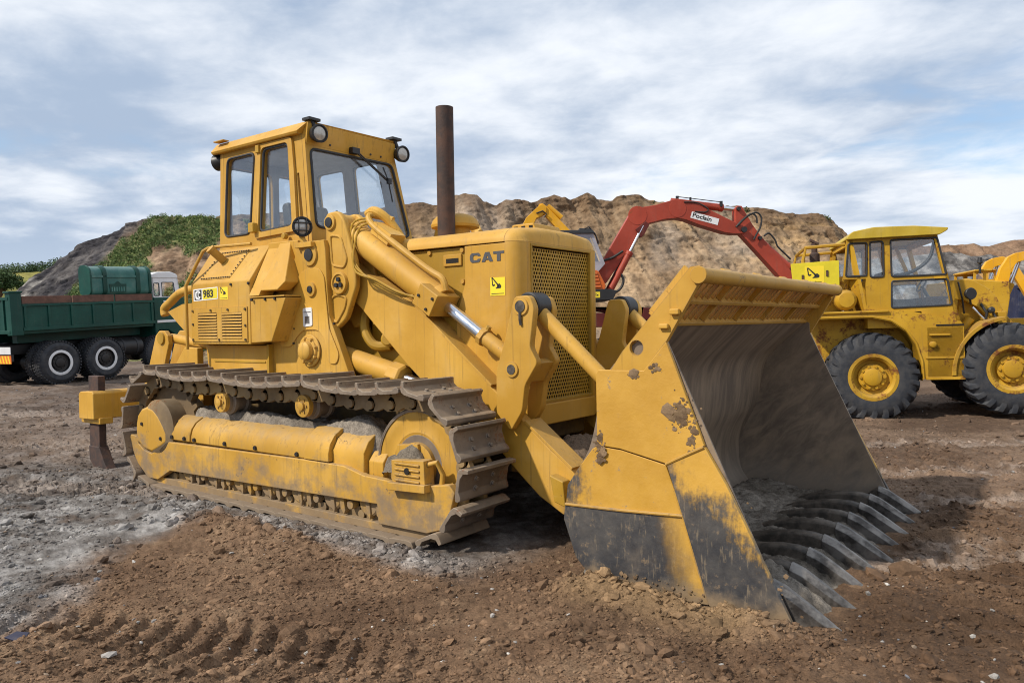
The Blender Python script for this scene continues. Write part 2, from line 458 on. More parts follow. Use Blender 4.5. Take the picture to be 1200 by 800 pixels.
def lettering(s, size, fn, depth=.004, bold=.02, sx=1.0, shear=0.):
    """built-in font to mesh, laid on a plane: fn(u, v, w) -> xyz"""
    c = bpy.data.curves.new('lettering', 'FONT'); c.body = s; c.size = size; c.offset = bold * size; c.extrude = depth / 2; c.shear = shear
    c.resolution_u = 3
    o = bpy.data.objects.new('lettering', c); COL.objects.link(o)
    dg = bpy.context.evaluated_depsgraph_get()
    me = bpy.data.meshes.new_from_object(o.evaluated_get(dg))
    mb = MB().add([fn(v.co.x * sx, v.co.y, v.co.z + depth / 2) for v in me.vertices], [tuple(p.vertices) for p in me.polygons])
    bpy.data.objects.remove(o); bpy.data.curves.remove(c); bpy.data.meshes.remove(me)
    return mb


PICTO = [[(.06, .95), (.13, .98), (.60, .50), (.63, .30), (.52, .32), (.50, .45)],            # boom
         [(.04, .96), (.12, .93), (.17, .50), (.10, .48)],                                         # stick
         [(.08, .52), (.18, .48), (.34, .50), (.30, .40), (.20, .36), (.11, .40)],                 # bucket
         [(.52, .34), (.56, .48), (.70, .54), (.84, .40), (.84, .30), (.78, .22), (.40, .20), (.38, .23)]]  # body


def picto(fn, w, h, depth=.003):
    mb = MB()
    for p in PICTO:
        n = len(p)
        V = [fn(x * w, y * h, 0) for x, y in p] + [fn(x * w, y * h, depth) for x, y in p]
        mb.add(V, [tuple(range(n)), tuple(range(2 * n - 1, n - 1, -1))] + [(i, (i + 1) % n, n + (i + 1) % n, n + i) for i in range(n)])
    return mb
# ================================================================== crawler loader
CL = thing('crawler_loader', 'large yellow tracked loader with a toothed bucket lowered on brown soil', 'crawler loader')


def part(mb, name, m, parent=CL, **k):
    return mb.build(name, m, parent, **k)


def bolts(mb, pts, r=.014, d=(0, -1, 0), h=.012, n=6):
    D = Vector(d)
    for p in pts:
        p = Vector(p); mb.tube(p - D * .004, p + D * h, r, r * .9, n)
    return mb


# ---- running gear
CS, RS_ = (-2.12, .60), .49
CI, RI_ = (1.52, .56), .47


def track_path():
    P = []
    for i in range(25):
        a = R(90 + 180 * i / 24); P.append((CS[0] + RS_ * math.cos(a), CS[1] + RS_ * math.sin(a)))
    for i in range(1, 12):
        t = i / 12; P.append((CS[0] + (CI[0] - CS[0]) * t, .11 - .02 * t))
    for i in range(25):
        a = R(-90 + 180 * i / 24); P.append((CI[0] + RI_ * math.cos(a), CI[1] + RI_ * math.sin(a)))
    sup = [(1.52, 1.03), (.30, 1.045), (-1.04, 1.05), (-2.12, 1.09)]
    for (x0, z0), (x1, z1) in zip(sup, sup[1:]):
        for i in range(1, 9):
            if x1 == -2.12 and i == 8: break
            t = i / 8; P.append((x0 + (x1 - x0) * t, z0 + (z1 - z0) * t - .045 * math.sin(math.pi * t)))
    return P


TP = track_path()


def along(P, s):
    k = len(P); L = 0
    for i in range(k):
        a, b = Vector(P[i]), Vector(P[(i + 1) % k]); l = (b - a).length
        if L + l >= s: return a + (b - a) * ((s - L) / l)
        L += l
    return Vector(P[0])


TLEN = sum((Vector(TP[i]) - Vector(TP[(i + 1) % len(TP)])).length for i in range(len(TP)))
NSH = 44
PITCH_ = TLEN / NSH
hp = PITCH_ / 2
shoe_prof = [(-hp - .012, .092), (-hp + .02, .086), (hp - .045, .088), (hp - .012, .100), (hp + .004, .128), (hp + .006, .188), (hp - .024, .190), (hp - .034, .145),
             (hp - .075, .121), (-hp + .06, .117), (-hp + .03, .135), (-hp + .006, .140), (-hp - .012, .118)]
shoe_mb = MB().prism(shoe_prof, 'y', -.29, .29)
for yy in (-.10, .10):
    for tt in (-.05, .02): shoe_mb.tube((tt, yy, .11), (tt, yy, .137), .02, .018, 6)
link_prof = [(-hp - .03, -.045), (-hp + .05, -.055), (-.02, -.03), (hp - .05, -.055), (hp + .03, -.045), (hp + .045, .0), (hp + .03, .045), (hp - .03, .088), (-hp + .03, .088), (-hp - .03, .045), (-hp - .045, 0)]
link_mb = MB()
for s_ in (-1, 1):
    link_mb.prism(link_prof, 'y', s_ * .085, s_ * .13)
    link_mb.tube((-hp, s_ * .07, 0), (-hp, s_ * .15, 0), .036, None, 14)
link_mb.tube((-hp, -.07, 0), (-hp, .07, 0), .034, None, 12)


def pose(i, side):
    a, b = along(TP, (i - .5) * PITCH_ % TLEN), along(TP, (i + .5) * PITCH_ % TLEN)
    c = (a + b) / 2; t = (b - a).normalized()
    # running anticlockwise: outward normal is right of travel
    n = Vector((t.y, -t.x))
    Mx = Matrix(((t.x, 0, n.x, c.x), (0, 1, 0, side * 1.21), (t.y, 0, n.y, c.y), (0, 0, 0, 1)))
    return Mx


for side in (-1, 1):
    chain = MB()
    for i in range(NSH):
        Mx = pose(i, side); chain.add([Mx @ Vector(p) for p in link_mb.v], link_mb.f)
    tr = part(chain, 'track', 'chain', bev=0)
    if side == -1:
        sh0 = shoe_mb.build('track_shoe', 'shoe', tr, bev=.006)
    for i in range(NSH):
        if side == -1 and i == 0: o = sh0
        else:
            o = sh0.copy(); COL.objects.link(o); o.parent = tr
        o.matrix_local = pose(i, side)

for s_ in (-1, 1):
    y = lambda v: s_ * v
    # idler
    IC = (CI[0] - .01, y(1.21), CI[1] - .02)
    idl = MB().lathe([(-.085, .235), (-.092, .26), (-.080, .30), (-.086, .36), (-.092, .415), (-.088, .425), (.088, .425), (.092, .415), (.086, .36), (.080, .30), (.092, .26), (.085, .235)], IC, (0, 1, 0), 56)
    idl.lathe([(-.13, .165), (-.125, .185), (.125, .185), (.13, .165)], IC, (0, 1, 0), 32)
    irm = MB().lathe([(-.10, .42), (-.103, .438), (-.09, .447), (-.05, .447), (-.045, .462), (.045, .462), (.05, .447), (.09, .447), (.103, .438), (.10, .42)], IC, (0, 1, 0), 64, True).lathe([(-.088, .17), (-.088, .24), (.088, .24), (.088, .17)], IC, (0, 1, 0), 32)
    irm.build('idler_rim', 'shoe', part(idl, 'idler_wheel', 'yellow_low', bev=0), bev=0)
    # drive sprocket with teeth
    sp = MB(); nt = 25
    pts = []
    for i in range(nt):
        for da, rr in ((-.30, .44), (-.14, .525), (.14, .525), (.30, .44)):
            a = 2 * math.pi * (i + da) / nt; pts.append((CS[0] + rr * math.cos(a), CS[1] + rr * math.sin(a)))
    sp.prism(pts, 'y', y(1.21) - .035, y(1.21) + .035)
    sp.lathe([(-.22, .26), (-.2, .30), (.2, .30), (.22, .26)], (CS[0], y(1.21), CS[1]), (0, 1, 0), 32)
    part(sp, 'drive_sprocket', 'chain', bev=0)
    # sprocket cover: domed hood
    c0 = [(-2.545, .42), (-2.535, .62), (-2.50, .72), (-2.42, .79), (-2.30, .825), (-2.18, .80), (-2.08, .735), (-1.99, .64), (-1.93, .56), (-1.93, .46), (-2.05, .40), (-2.22, .335), (-2.38, .36), (-2.48, .41)]
    cv = MB().prism(c0, 'y', y(1.0), y(1.435))
    cvo = part(cv, 'sprocket_cover', 'yellow_low', bev=.035, seg=3, ang=50)
    bolts(MB(), [(-2.40, y(1.437), .63), (-2.03, y(1.437), .50)], .02, (0, s_, 0)).build('cover_bolt', 'black', cvo, bev=0)
    # roller frame: rounded covers over the recoil spring
    prof = [(y(1.42), .50), (y(1.42), .56), (y(1.40), .63), (y(1.355), .69), (y(1.28), .735), (y(1.18), .75), (y(1.0), .74), (y(1.0), .2), (y(1.30), .2), (y(1.36), .49)]
    part(MB().prism(prof, 'x', -1.93, -1.515), 'frame_cover', 'yellow_low', bev=.012)
    part(MB().prism(prof, 'x', -1.49, .40), 'frame_cover', 'yellow_low', bev=.012)
    p2 = [(a * 1.0 + (0 if i > 5 else -.0), b + (.02 if .6 < b else 0)) for i, (a, b) in enumerate(prof)]
    part(MB().prism([(y(1.432), .50), (y(1.432), .57), (y(1.41), .65), (y(1.36), .715), (y(1.28), .765), (y(1.15), .78), (y(1.15), .70), (y(1.27), .70), (y(1.33), .66), (y(1.36), .6), (y(1.38), .5)], 'x', .28, .60), 'cover_strap', 'yellow_low', bev=.008)
    part(MB().prism([(y(1.385), .42), (y(1.385), .60), (y(1.33), .69), (y(1.25), .74), (y(1.05), .75), (y(1.05), .25), (y(1.30), .25)], 'x', .60, .98).prism([(y(1.35), .42), (y(1.35), .54), (y(1.29), .61), (y(1.05), .64), (y(1.05), .25), (y(1.30), .25)], 'x', 1.0, 1.17), 'recoil_housing', 'yellow_low', bev=.012)
    # outer guard rail plate
    gp = [(-2.69, .42), (-2.66, .50), (-2.54, .49), (-2.50, .41), (-2.40, .355), (-2.24, .325), (-2.08, .385), (-1.93, .475), (.24, .495), (.78, .49), (1.02, .435), (1.37, .42), (1.72, .43), (1.93, .46), (1.985, .40), (1.93, .22), (1.84, .11), (1.70, .065), (1.18, .065), (1.17, .22), (-1.88, .175), (-2.12, .06), (-2.32, .06), (-2.53, .20)]
    gd = part(MB().prism(gp, 'y', y(1.36), y(1.43)), 'guard_rail', 'yellow_low', bev=.01)
    gb = [(x, y(1.424), z) for x, z in ((-1.83, .53), (-1.6, .53), (-1.42, .53), (-.9, .535), (-.42, .535), (.18, .53))]
    bolts(MB(), gb, .022, (0, s_, 0), .014).build('guard_bolt', 'black', gd, bev=0)
    # lower wear strip and roller brackets
    part(MB().prism([(-2.35, .055), (-2.30, .015), (1.75, .0), (1.86, .08), (1.80, .085), (1.72, .06), (-2.2, .085)], 'y', y(1.31), y(1.40)), 'rock_guard', 'yellow_low', bev=.006)
    part(MB().box(-2.2, 1.6, y(1.05), y(1.25), .16, .42), 'roller_frame', 'frame_dark', bev=.01)
    rl = MB()
    for i in range(7):
        x = -1.62 + i * .44
        rl.lathe([(-.17, .10), (-.16, .115), (-.09, .115), (-.08, .095), (.08, .095), (.09, .115), (.16, .115), (.17, .10)], (x, y(1.21), .205), (0, 1, 0), 20)
    part(rl, 'track_rollers', 'yellow_low', bev=0)['kind'] = 'stuff'
    for i in range(7):
        x = -1.50 + i * .43
        bk = MB()
        for k in (-1, 1):
            bk.prism([(x + k * .035, .215), (x + k * .085, .215), (x + k * .085 + .02, .11), (x + k * .06 + .03, .075), (x + k * .035 + .012, .12)], 'y', y(1.33), y(1.395))
        bk.tube((x + .17, y(1.33), .165), (x + .17, y(1.40), .165), .038, None, 10)
        bk.box(x - .08, x + .10, y(1.3), y(1.36), .17, .235)
        part(bk, 'roller_bracket', 'yellow_low', bev=.004)
    # idler yoke block
    yk = MB().prism([(1.38, .60), (1.72, .62), (1.73, .415), (1.385, .405)], 'y', y(1.36), y(1.47))
    for k in range(4): yk.box(1.42, 1.68, y(1.47), y(1.482), .445 + k * .042, .462 + k * .042)
    yk.prism([(1.34, .70), (1.56, .72), (1.60, .50), (1.30, .46)], 'y', y(1.22), y(1.365))
    yk.path([(1.70, y(1.42), .58), (1.80, y(1.41), .61), (1.83, y(1.38), .52), (1.82, y(1.38), .44)], .022, 8)
    yk.prism([(1.36, .43), (1.75, .445), (1.75, .385), (1.36, .37)], 'y', y(1.39), y(1.50))
    yo = part(yk, 'idler_yoke', 'yellow_low', bev=.008)
    MB().tube((1.555, y(1.478), .53), (1.555, y(1.485), .53), .026, None, 14).build('grease_hole', 'hole', yo, bev=0)
    # carrier rollers
    for x, z in ((-1.04, .92), (.20, .945)):
        cr = MB().lathe([(-.02, .075), (0, .095), (.03, .10), (.05, .10), (.06, .125), (.09, .125), (.10, .105), (.19, .105), (.20, .125), (.23, .125), (.25, .06)], (x, y(1.34), z), (0, -s_, 0), 28)
        cr.tube((x, y(1.1), z), (x, y(.8), z), .05, None, 12)
        co = part(cr, 'carrier_roller', 'shoe', bev=0)
        hb = MB().lathe([(-.03, .085), (-.028, .095), (-.005, .10), (0, .10)], (x, y(1.345), z), (0, s_, 0), 28).lathe([(0, .04), (.05, .038), (.055, .02)], (x, y(1.345), z), (0, s_, 0), 16)
        hb.lathe([(.0, .10), (.028, .098), (.03, .085)], (x, y(1.345), z), (0, s_, 0), 28)
        bolts(hb, [(x + .06 * math.cos(a), y(1.373), z + .06 * math.sin(a)) for a in np.arange(6) * math.pi / 3], .011, (0, s_, 0))
        hb.build('roller_hub', 'yellow_low', co, bev=0)

# ---- main frame between the tracks
fr = MB().prism([(-2.5, .45), (-2.5, 1.26), (-.9, 1.26), (-.9, 1.0), (1.55, .95), (1.9, .80), (1.9, .62), (1.5, .42)], 'y', -.56, .56)
fr.box(-1.6, -1.2, -1.15, 1.15, .42, .62).box(.9, 1.2, -1.15, 1.15, .45, .62)
part(fr, 'main_frame', 'frame_dark', bev=.015)
# front cross nose with soil-filled pocket
part(MB().box(1.9, 2.6, -.62, .62, .42, .50), 'belly_plate', 'yellow_low', bev=.01)

# ---- loader towers (outer plate with raised boss) each side
for s_ in (-1, 1):
    y = lambda v: s_ * v
    tw = [(-.88, 1.10), (-.78, 1.56), (-.56, 1.96), (-.36, 2.40), (-.33, 2.44), (.02, 2.44), (.04, 2.35), (.05, 2.1), (.075, 1.74), (.20, 1.48), (.38, 1.10)]
    T_ = part(MB().prism(tw, 'y', y(.95), y(.87)), 'loader_tower', 'yellow', bev=.008)
    MB().prism([(a + .02, b) for a, b in tw], 'y', y(.58), y(.50)).build('inner_plate', 'yellow', T_, bev=.008)
    rp = rloop([(-.64, 1.44), (-.47, 1.445), (-.40, 1.53), (-.29, 1.605), (-.07, 1.605), (.02, 1.52), (.05, 1.33), (.09, 1.29), (.18, 1.29), (.215, 1.38), (.08, 1.62), (.045, 1.95), (.03, 2.10), (-.04, 2.18), (-.20, 2.19), (-.33, 2.14), (-.46, 1.92), (-.66, 1.64)], .05)
    MB().prism(rp, 'y', y(.951), y(.962)).build('boss_plate', 'yellow', T_, bev=.005)
    pn = MB()
    for (x, z), r in (((-.17, 2.31), .085), ((-.15, 1.985), .055)):
        pn.lathe([(0, r * 1.25), (.018, r * 1.2), (.02, r * .9)], (x, y(.962 if z < 2.2 else .951), z), (0, s_, 0), 28)
    pn.each('pivot_pin', 'yellow', T_, bev=0)
    pd = MB()
    for (x, z), r in (((-.17, 2.31), .06), ((-.15, 1.985), .035)):
        pd.lathe([(0, r), (.022, r * .95), (.024, r * .5)], (x, y(.97 if z < 2.2 else .96), z), (0, s_, 0), 20)
    pd.each('pin_end', 'black', T_, bev=0)
    hb = MB().lathe([(0, .155), (.012, .15), (.013, .12), (.03, .118)], (-.194, y(.962), 1.41), (0, s_, 0), 36)
    hb.lathe([(0, .085), (.07, .085), (.085, .065), (.09, .03)], (-.194, y(.965), 1.41), (0, s_, 0), 28)
    bolts(hb, [(-.194 + .118 * math.cos(a + .3), y(.975), 1.41 + .118 * math.sin(a + .3)) for a in np.arange(8) * math.pi / 4], .016, (0, s_, 0), .03)
    hb.build('trunnion_cap', 'yellow', T_, bev=.003)
    bolts(MB(), [(-.60, y(.952), 1.62), (-.64, y(.952), 1.50), (-.42, y(.952), 1.62), (-.44, y(.952), 1.48), (.15, y(.952), 1.66), (-.25, y(.963), 1.47)], .012, (0, s_, 0)).build('tower_bolt', 'black', T_, bev=0)
    if s_ == -1:
        MB().prism(rloop([(-.277, 1.81), (-.147, 1.82), (-.141, 1.645), (-.271, 1.635)], .02), 'y', -.963, -.970).build('notice_plate', 'whiteplain', T_, bev=0)
        MB().box(-.245, -.18, -.972, -.970, 1.665, 1.735).box(-.262, -.16, -.972, -.970, 1.77, 1.778).build('plate_print', 'steel', T_, bev=0)
    # ---- lift arm
    la = [(.06, 2.20), (.20, 2.26), (.40, 2.10), (1.0, 1.82), (1.85, 1.13), (2.15, .88), (2.42, .66), (2.60, .535), (2.68, .40), (2.95, .52), (3.02, .42), (2.92, .34), (2.60, .20), (2.515, .185), (2.30, .30), (2.14, .43), (1.85, .68), (1.10, 1.145), (.90, 1.30), (.338, 1.80), (.10, 1.98)]
    A_ = part(MB().prism(la, 'y', y(.80), y(.68)), 'lift_arm', 'yellow', bev=.012)
    # welded top flange
    fl = MB()
    for (x0, z0), (x1, z1) in (((.42, 2.09), (1.0, 1.82)), ((1.0, 1.82), (1.85, 1.13)), ((2.17, .865), (2.60, .535))):
        dx, dz = x1 - x0, z1 - z0; L = math.hypot(dx, dz); nx, nz = -dz / L, dx / L
        if nz < 0: nx, nz = -nx, -nz
        fl.prism([(x0, z0), (x1, z1), (x1 + nx * .022, z1 + nz * .022), (x0 + nx * .022, z0 + nz * .022)], 'y', y(.815), y(.60))
    fl.build('arm_flange', 'yellow', A_, bev=.004)
    MB().prism([(2.46, .50), (2.58, .46), (2.60, .27), (2.50, .30)], 'y', y(.80), y(.90)).build('stop_block', 'yellow_deep', A_, bev=.01)
    # upper casting: two cheeks carrying the tilt cylinder
    cs = rloop([(-.02, 2.60), (0, 2.69), (.16, 2.70), (.24, 2.62), (.385, 2.22), (.395, 2.0), (.25, 1.70), (.10, 1.60), (.0, 1.72), (.04, 1.97), (-.0, 2.27)], .05)
    K_ = part(MB().prism(cs, 'y', y(.90), y(.835)), 'pivot_casting', 'yellow', bev=.02, seg=3)
    MB().prism(cs, 'y', y(.665), y(.60)).build('inner_cheek', 'yellow', K_, bev=.02)
    # pockets framed by ribs on the casting
    rb = MB()
    for lp in ([(.06, 2.48), (.20, 2.46), (.285, 2.24), (.24, 2.17), (.08, 2.20)], [(.05, 1.89), (.13, 1.93), (.27, 1.90), (.24, 1.80), (.12, 1.66), (.05, 1.74)]):
        rb.path([(a, y(.902), b) for a, b in rloop(lp, .04)], .012, 8, closed=True)
    rb.each('casting_rib', 'yellow', K_, bev=0)
    bs = MB().lathe([(0, .105), (.03, .10), (.032, .08), (.02, .078)], (.188, y(.90), 2.03), (0, s_, 0), 32).lathe([(0, .075), (.02, .07), (.022, .05)], (.066, y(.90), 2.597), (0, s_, 0), 28)
    bs.each('pin_boss', 'yellow', K_, bev=.003)
    bk = MB().lathe([(0, .048), (.028, .045), (.03, .02)], (.066, y(.905), 2.597), (0, s_, 0), 20)
    for a in (90, 210, 330): bk.tube((.188 + .035 * math.cos(R(a)), y(.915), 2.03 + .035 * math.sin(R(a))), (.188 + .035 * math.cos(R(a)), y(.94), 2.03 + .035 * math.sin(R(a))), .022, None, 10)
    bk.each('pin_end', 'black', K_, bev=0)
    # ---- tilt cylinder with rod
    a0, a1 = Vector((.20, y(.735), 2.50)), Vector((1.30, y(.735), 1.815))
    dr = (a1 - a0).normalized(); nn = Vector((-dr.z, 0, dr.x)) if dr.x > 0 else Vector((dr.z, 0, -dr.x))
    cyl = MB().tube(a0, a1, .128, None, 28).lathe([(0, .13), (.02, .14), (.09, .14), (.10, .13)], a1 - dr * .10, dr, 28)
    cyl.tube(Vector((.066, y(.82), 2.597)), Vector((.066, y(.66), 2.597)), .09, None, 20)
    C_ = part(cyl, 'tilt_cylinder', 'yellow', bev=.006)
    Tm = Matrix.Translation(a1) @ Matrix(((dr.x, 0, nn.x), (0, 1, 0), (dr.z, 0, nn.z))).to_4x4()
    MB().box(-.20, .03, y(.19) if s_ < 0 else -.19, y(-.06) if s_ < 0 else .06, -.13, .10, Tm).build('cylinder_gland', 'yellow', C_, bev=.01) if False else \
        MB().box(-.17, .06, min(y(.19), y(-.10)), max(y(.19), y(-.10)), -.10, .10, Tm).build('cylinder_gland', 'yellow', C_, bev=.01)
    bolts(MB(), [Tm @ Vector((q, y(.19), w_)) for q, w_ in ((-.13, .0), (.0, -.06), (.02, .05))], .014, (0, s_, 0)).build('gland_bolt', 'black', C_, bev=0)
    MB().tube(a1, Vector((2.131, y(.735), 1.28)) - dr * .42, .052, None, 20).build('piston_rod', 'chrome', C_, bev=0)
    MB().lathe([(0, .058), (.04, .062), (.07, .062), (.10, .06), (.42, .068)], Vector((2.131, y(.735), 1.28)) - dr * .50, dr, 22).lathe([(0, .08), (.05, .08)], Vector((2.131, y(.735), 1.28)) - dr * .50, dr, 8).build('rod_end', 'yellow', C_, bev=.004)
    bolts(MB(), [Vector((2.131, y(.735), 1.28)) - dr * .47 + nn * k * .07 + Vector((0, y(.0), 0)) for k in (-1, 1)], .025, tuple(nn), .03, 8).build('clamp_bolt', 'yellow_deep', C_, bev=0)
    # oil line along the barrel and manifold
    q = lambda t, h, o=0: a0 + dr * t + nn * h + Vector((0, y(o), 0))
    MB().path(spl([q(.30, .30, -.10), q(.18, .27, -.05), q(.12, .24, .02), q(.22, .20, .05), q(.5, .185, .05), q(.95, .18, .05), q(1.10, .185, .05), q(1.22, .19, .05), q(1.30, .12, .05)], 3), .030, 10).build('oil_line', 'yellow', C_, bev=0)
    MB().path(spl([q(.02, .22, -.06), q(.14, .30, -.02), q(.30, .26, -.10), q(.5, .10, -.20), q(.55, -.1, -.25)], 4), .042, 10).box(-1.05, -.80, min(y(-.12), y(.06)), max(y(-.12), y(.06)), .13, .24, Tm).build('oil_manifold', 'yellow', C_, bev=0)
    for k in range(3):
        o = .15 + .02 * k
        MB().path(spl([q(.12 + .05 * k, .22, .02), q(.04 + .05 * k, .10, .10), q(.25 + .05 * k, -.13 - .03 * k, o), q(.55 + .05 * k, -.20 + .03 * k, o), q(.90, -.15 + .02 * k, o - .02), q(1.08 + .02 * k, -.05, .15)]), .010, 6).build('hose', 'yellow_deep', C_, bev=0)
    # ---- tilt lever: a pair of plates
    lv = rloop([(2.13, 1.74), (2.16, 1.84), (2.30, 1.845), (2.345, 1.75), (2.30, 1.45), (2.37, 1.335), (2.25, 1.16), (2.22, .96), (2.11, .80), (1.97, .93), (1.975, 1.27), (2.06, 1.50)], .035)
    V_ = part(MB().prism(lv, 'y', y(.90), y(.83)), 'tilt_lever', 'yellow', bev=.01)
    MB().prism([(a, b) for a, b in lv], 'y', y(.64), y(.57)).build('inner_lever_plate', 'yellow', V_, bev=.01)
    MB().prism([(2.27, 1.36), (2.345, 1.33), (2.25, 1.18), (2.19, 1.2)], 'y', y(.835), y(.635)).build('lever_web', 'yellow', V_, bev=.006)
    MB().lathe([(0, .07), (.012, .068), (.014, .04)], (2.225, y(.90), 1.762), (0, s_, 0), 26).lathe([(0, .062), (.012, .06), (.014, .04)], (2.131, y(.90), 1.28), (0, s_, 0), 26).each('pin_boss', 'yellow', V_, bev=0)
    MB().lathe([(0, .048), (.02, .045)], (2.225, y(.90), 1.762), (0, s_, 0), 20).lathe([(0, .040), (.018, .038)], (2.131, y(.90), 1.28), (0, s_, 0), 20).path([(2.225, y(.915), 1.72), (2.222, y(.912), 1.66), (2.228, y(.908), 1.62)], .012, 6).each('greased_pin', 'darksteel', V_, bev=0)
    MB().lathe([(-.09, .095), (-.08, .108), (.08, .108), (.09, .095)], (2.235, y(.735), 1.765), (0, 1, 0), 26).build('grease_collar', 'black', V_, bev=0)
    # link from lever to bucket
    l0, l1 = Vector((2.235, y(.735), 1.765)), Vector((3.06, y(.735), 1.02))
    lk = MB().tube(l0, l1, .058, None, 20).lathe([(-.09, .078), (-.08, .084), (.08, .084), (.09, .078)], l1, (0, 1, 0), 20)
    part(lk, 'bucket_link', 'yellow', bev=.003)
    # lift cylinder low beside the engine
    b0, b1 = Vector((.0, y(.76), 1.36)), Vector((.92, y(.76), 1.15))
    dl = (b1 - b0).normalized()
    lc = part(MB().tube(b0, b1 - dl * .15, .105, None, 24).lathe([(0, .12), (.13, .12), (.15, .10)], b1 - dl * .22, dl, 8), 'lift_cylinder', 'yellow', bev=.006)
    MB().tube(b1 - dl * .1, b1 + dl * .8, .05, None, 16).build('piston_rod', 'chrome', lc, bev=0)
    # engine bits showing under the arm
    part(MB().path(spl([(.28, y(.66), 1.80), (.30, y(.72), 1.62), (.42, y(.72), 1.46), (.58, y(.66), 1.45)]), .045, 10).path([(.5, y(.62), 1.75), (.52, y(.68), 1.58), (.66, y(.66), 1.5)], .03, 8).lathe([(0, .07), (.1, .075), (.12, .05)], (.55, y(.60), 1.50), (.3, s_, .1), 14).lathe([(0, .05), (.1, .05), (.14, .03)], (.42, y(.60), 1.66), (.3, s_, .1), 8), 'oil_pipe', 'yellow_deep', bev=0)

# cross tube between the lift arms
part(MB().tube((2.55, -.7, .40), (2.55, .7, .40), .10, None, 24), 'arm_cross_tube', 'yellow_deep', bev=0)

# ---- engine and hood
part(MB().box(.3, 1.5, -.46, .46, 1.0, 2.2), 'engine_block', 'frame_dark', bev=.03)


def hood_section(w, zt, zs, n=7, crown=.03):
    """(y,z) outline: straight sides to zs, quarter round to the crown zt"""
    L = [(-w, zs)]
    for i in range(1, n + 1):
        a = R(90 * i / n); L.append((-w + .16 * (1 - math.cos(a)), zs + (zt - zs) * math.sin(a)))
    L += [(-w * .35, zt + crown * .8), (w * .35, zt + crown * .8)]
    return L + [(-a, b) for a, b in reversed(L[:n + 1])]


H_ = part(MB().prism([(-.66, 2.300)] + hood_section(.66, 2.425, 2.304)[1:-1] + [(.66, 2.300), (.60, 2.300), (.60, 2.306), (-.60, 2.306), (-.60, 2.3)], 'x', .30, 1.892), 'hood', 'yellow', bev=.004, ang=40)
for s_ in (-1, 1):
    y = lambda v: s_ * v
    MB().prism([(.30, 1.25), (.30, 2.290), (1.46, 2.290), (1.46, 1.98), (1.36, 1.7), (1.36, 1.25)], 'y', y(.625), y(.58)).build('engine_door', 'yellow_deep', H_, bev=.004)
    dp = MB().prism([(1.47, 2.292), (1.908, 2.292), (1.908, .84), (1.37, .95), (1.37, 1.7), (1.47, 1.98)], 'y', y(.655), y(.60)).build('side_panel', 'yellow', H_, bev=.006)
    lt = MB().box(1.215, 1.42, min(y(.625), y(.64)), max(y(.625), y(.64)), 2.135, 2.235).build('door_latch', 'yellow', H_, bev=.006)
    MB().box(1.25, 1.39, min(y(.640), y(.642)), max(y(.640), y(.642)), 2.16, 2.20).build('latch_recess', 'hole', lt, bev=0)
    bolts(MB(), [(1.05, y(.626), 2.265), (1.425, y(.626), 2.265), (1.425, y(.626), 2.0)], .024, (0, s_, 0), .014, 10).build('door_bolt', 'yellow', H_, bev=0)
# radiator shell with rounded front corners
sh_ = MB()
w_ = .665
ou = [(1.945, -w_)] + [(1.955 + .0 + .10 * math.sin(R(a)) - .0, -w_ + .10 * (1 - math.cos(R(a)))) for a in range(15, 91, 15)]
plan = [(1.945, -w_)] + [(1.945 + .085 * math.sin(R(a)), -w_ + .085 * (1 - math.cos(R(a)))) for a in range(15, 91, 15)]
plan = plan + [(a, -b) for a, b in reversed(plan)]
# front frame with the opening for the grille (u = y, v = z, w = x)
fo = [(-.532, .80), (-.532, 2.303), (.532, 2.303), (.532, .80)]
gh = [(-.475, .985), (-.475, 2.285), (.475, 2.285), (.475, .985)]
sh_.hplate(fo, [gh], lambda u, v, w: (w, u, v), 1.975, 2.03)
RS = part(sh_, 'radiator_shell', 'yellow', bev=0)
for s_ in (-1, 1):
    ring = [(1.90, s_ * .60)] + [(1.90 + .13 * math.sin(R(a)), s_ * (.53 + .13 * math.cos(R(a)))) for a in range(0, 91, 10)] + [(1.975, s_ * .53)]
    MB().prism(ring, 'z', .80, 2.300).build('corner_post', 'yellow', RS, bev=0)
# rounded top of the shell
top = MB()
prof_in = hood_section(.660, 2.425, 2.302)
rings = []
for x, sc, dz in ((1.894, 1.0, 0), (1.93, .992, -.002), (1.965, .968, -.010), (1.992, .930, -.022), (2.012, .885, -.042), (2.025, .842, -.070), (2.031, .805, -.125)):
    rings.append([(x, a * sc, max(min(b, 2.3035), b + dz)) for a, b in prof_in])
n = len(prof_in); V = [p for r in rings for p in r]; F = []
for i in range(len(rings) - 1):
    F += [(i * n + j, i * n + j + 1, (i + 1) * n + j + 1, (i + 1) * n + j) for j in range(n - 1)]
F += [tuple(range(n)), tuple(range((len(rings) - 1) * n, len(rings) * n))]
top.add(V, F).build('shell_top', 'yellow', RS, bev=0, ang=50)
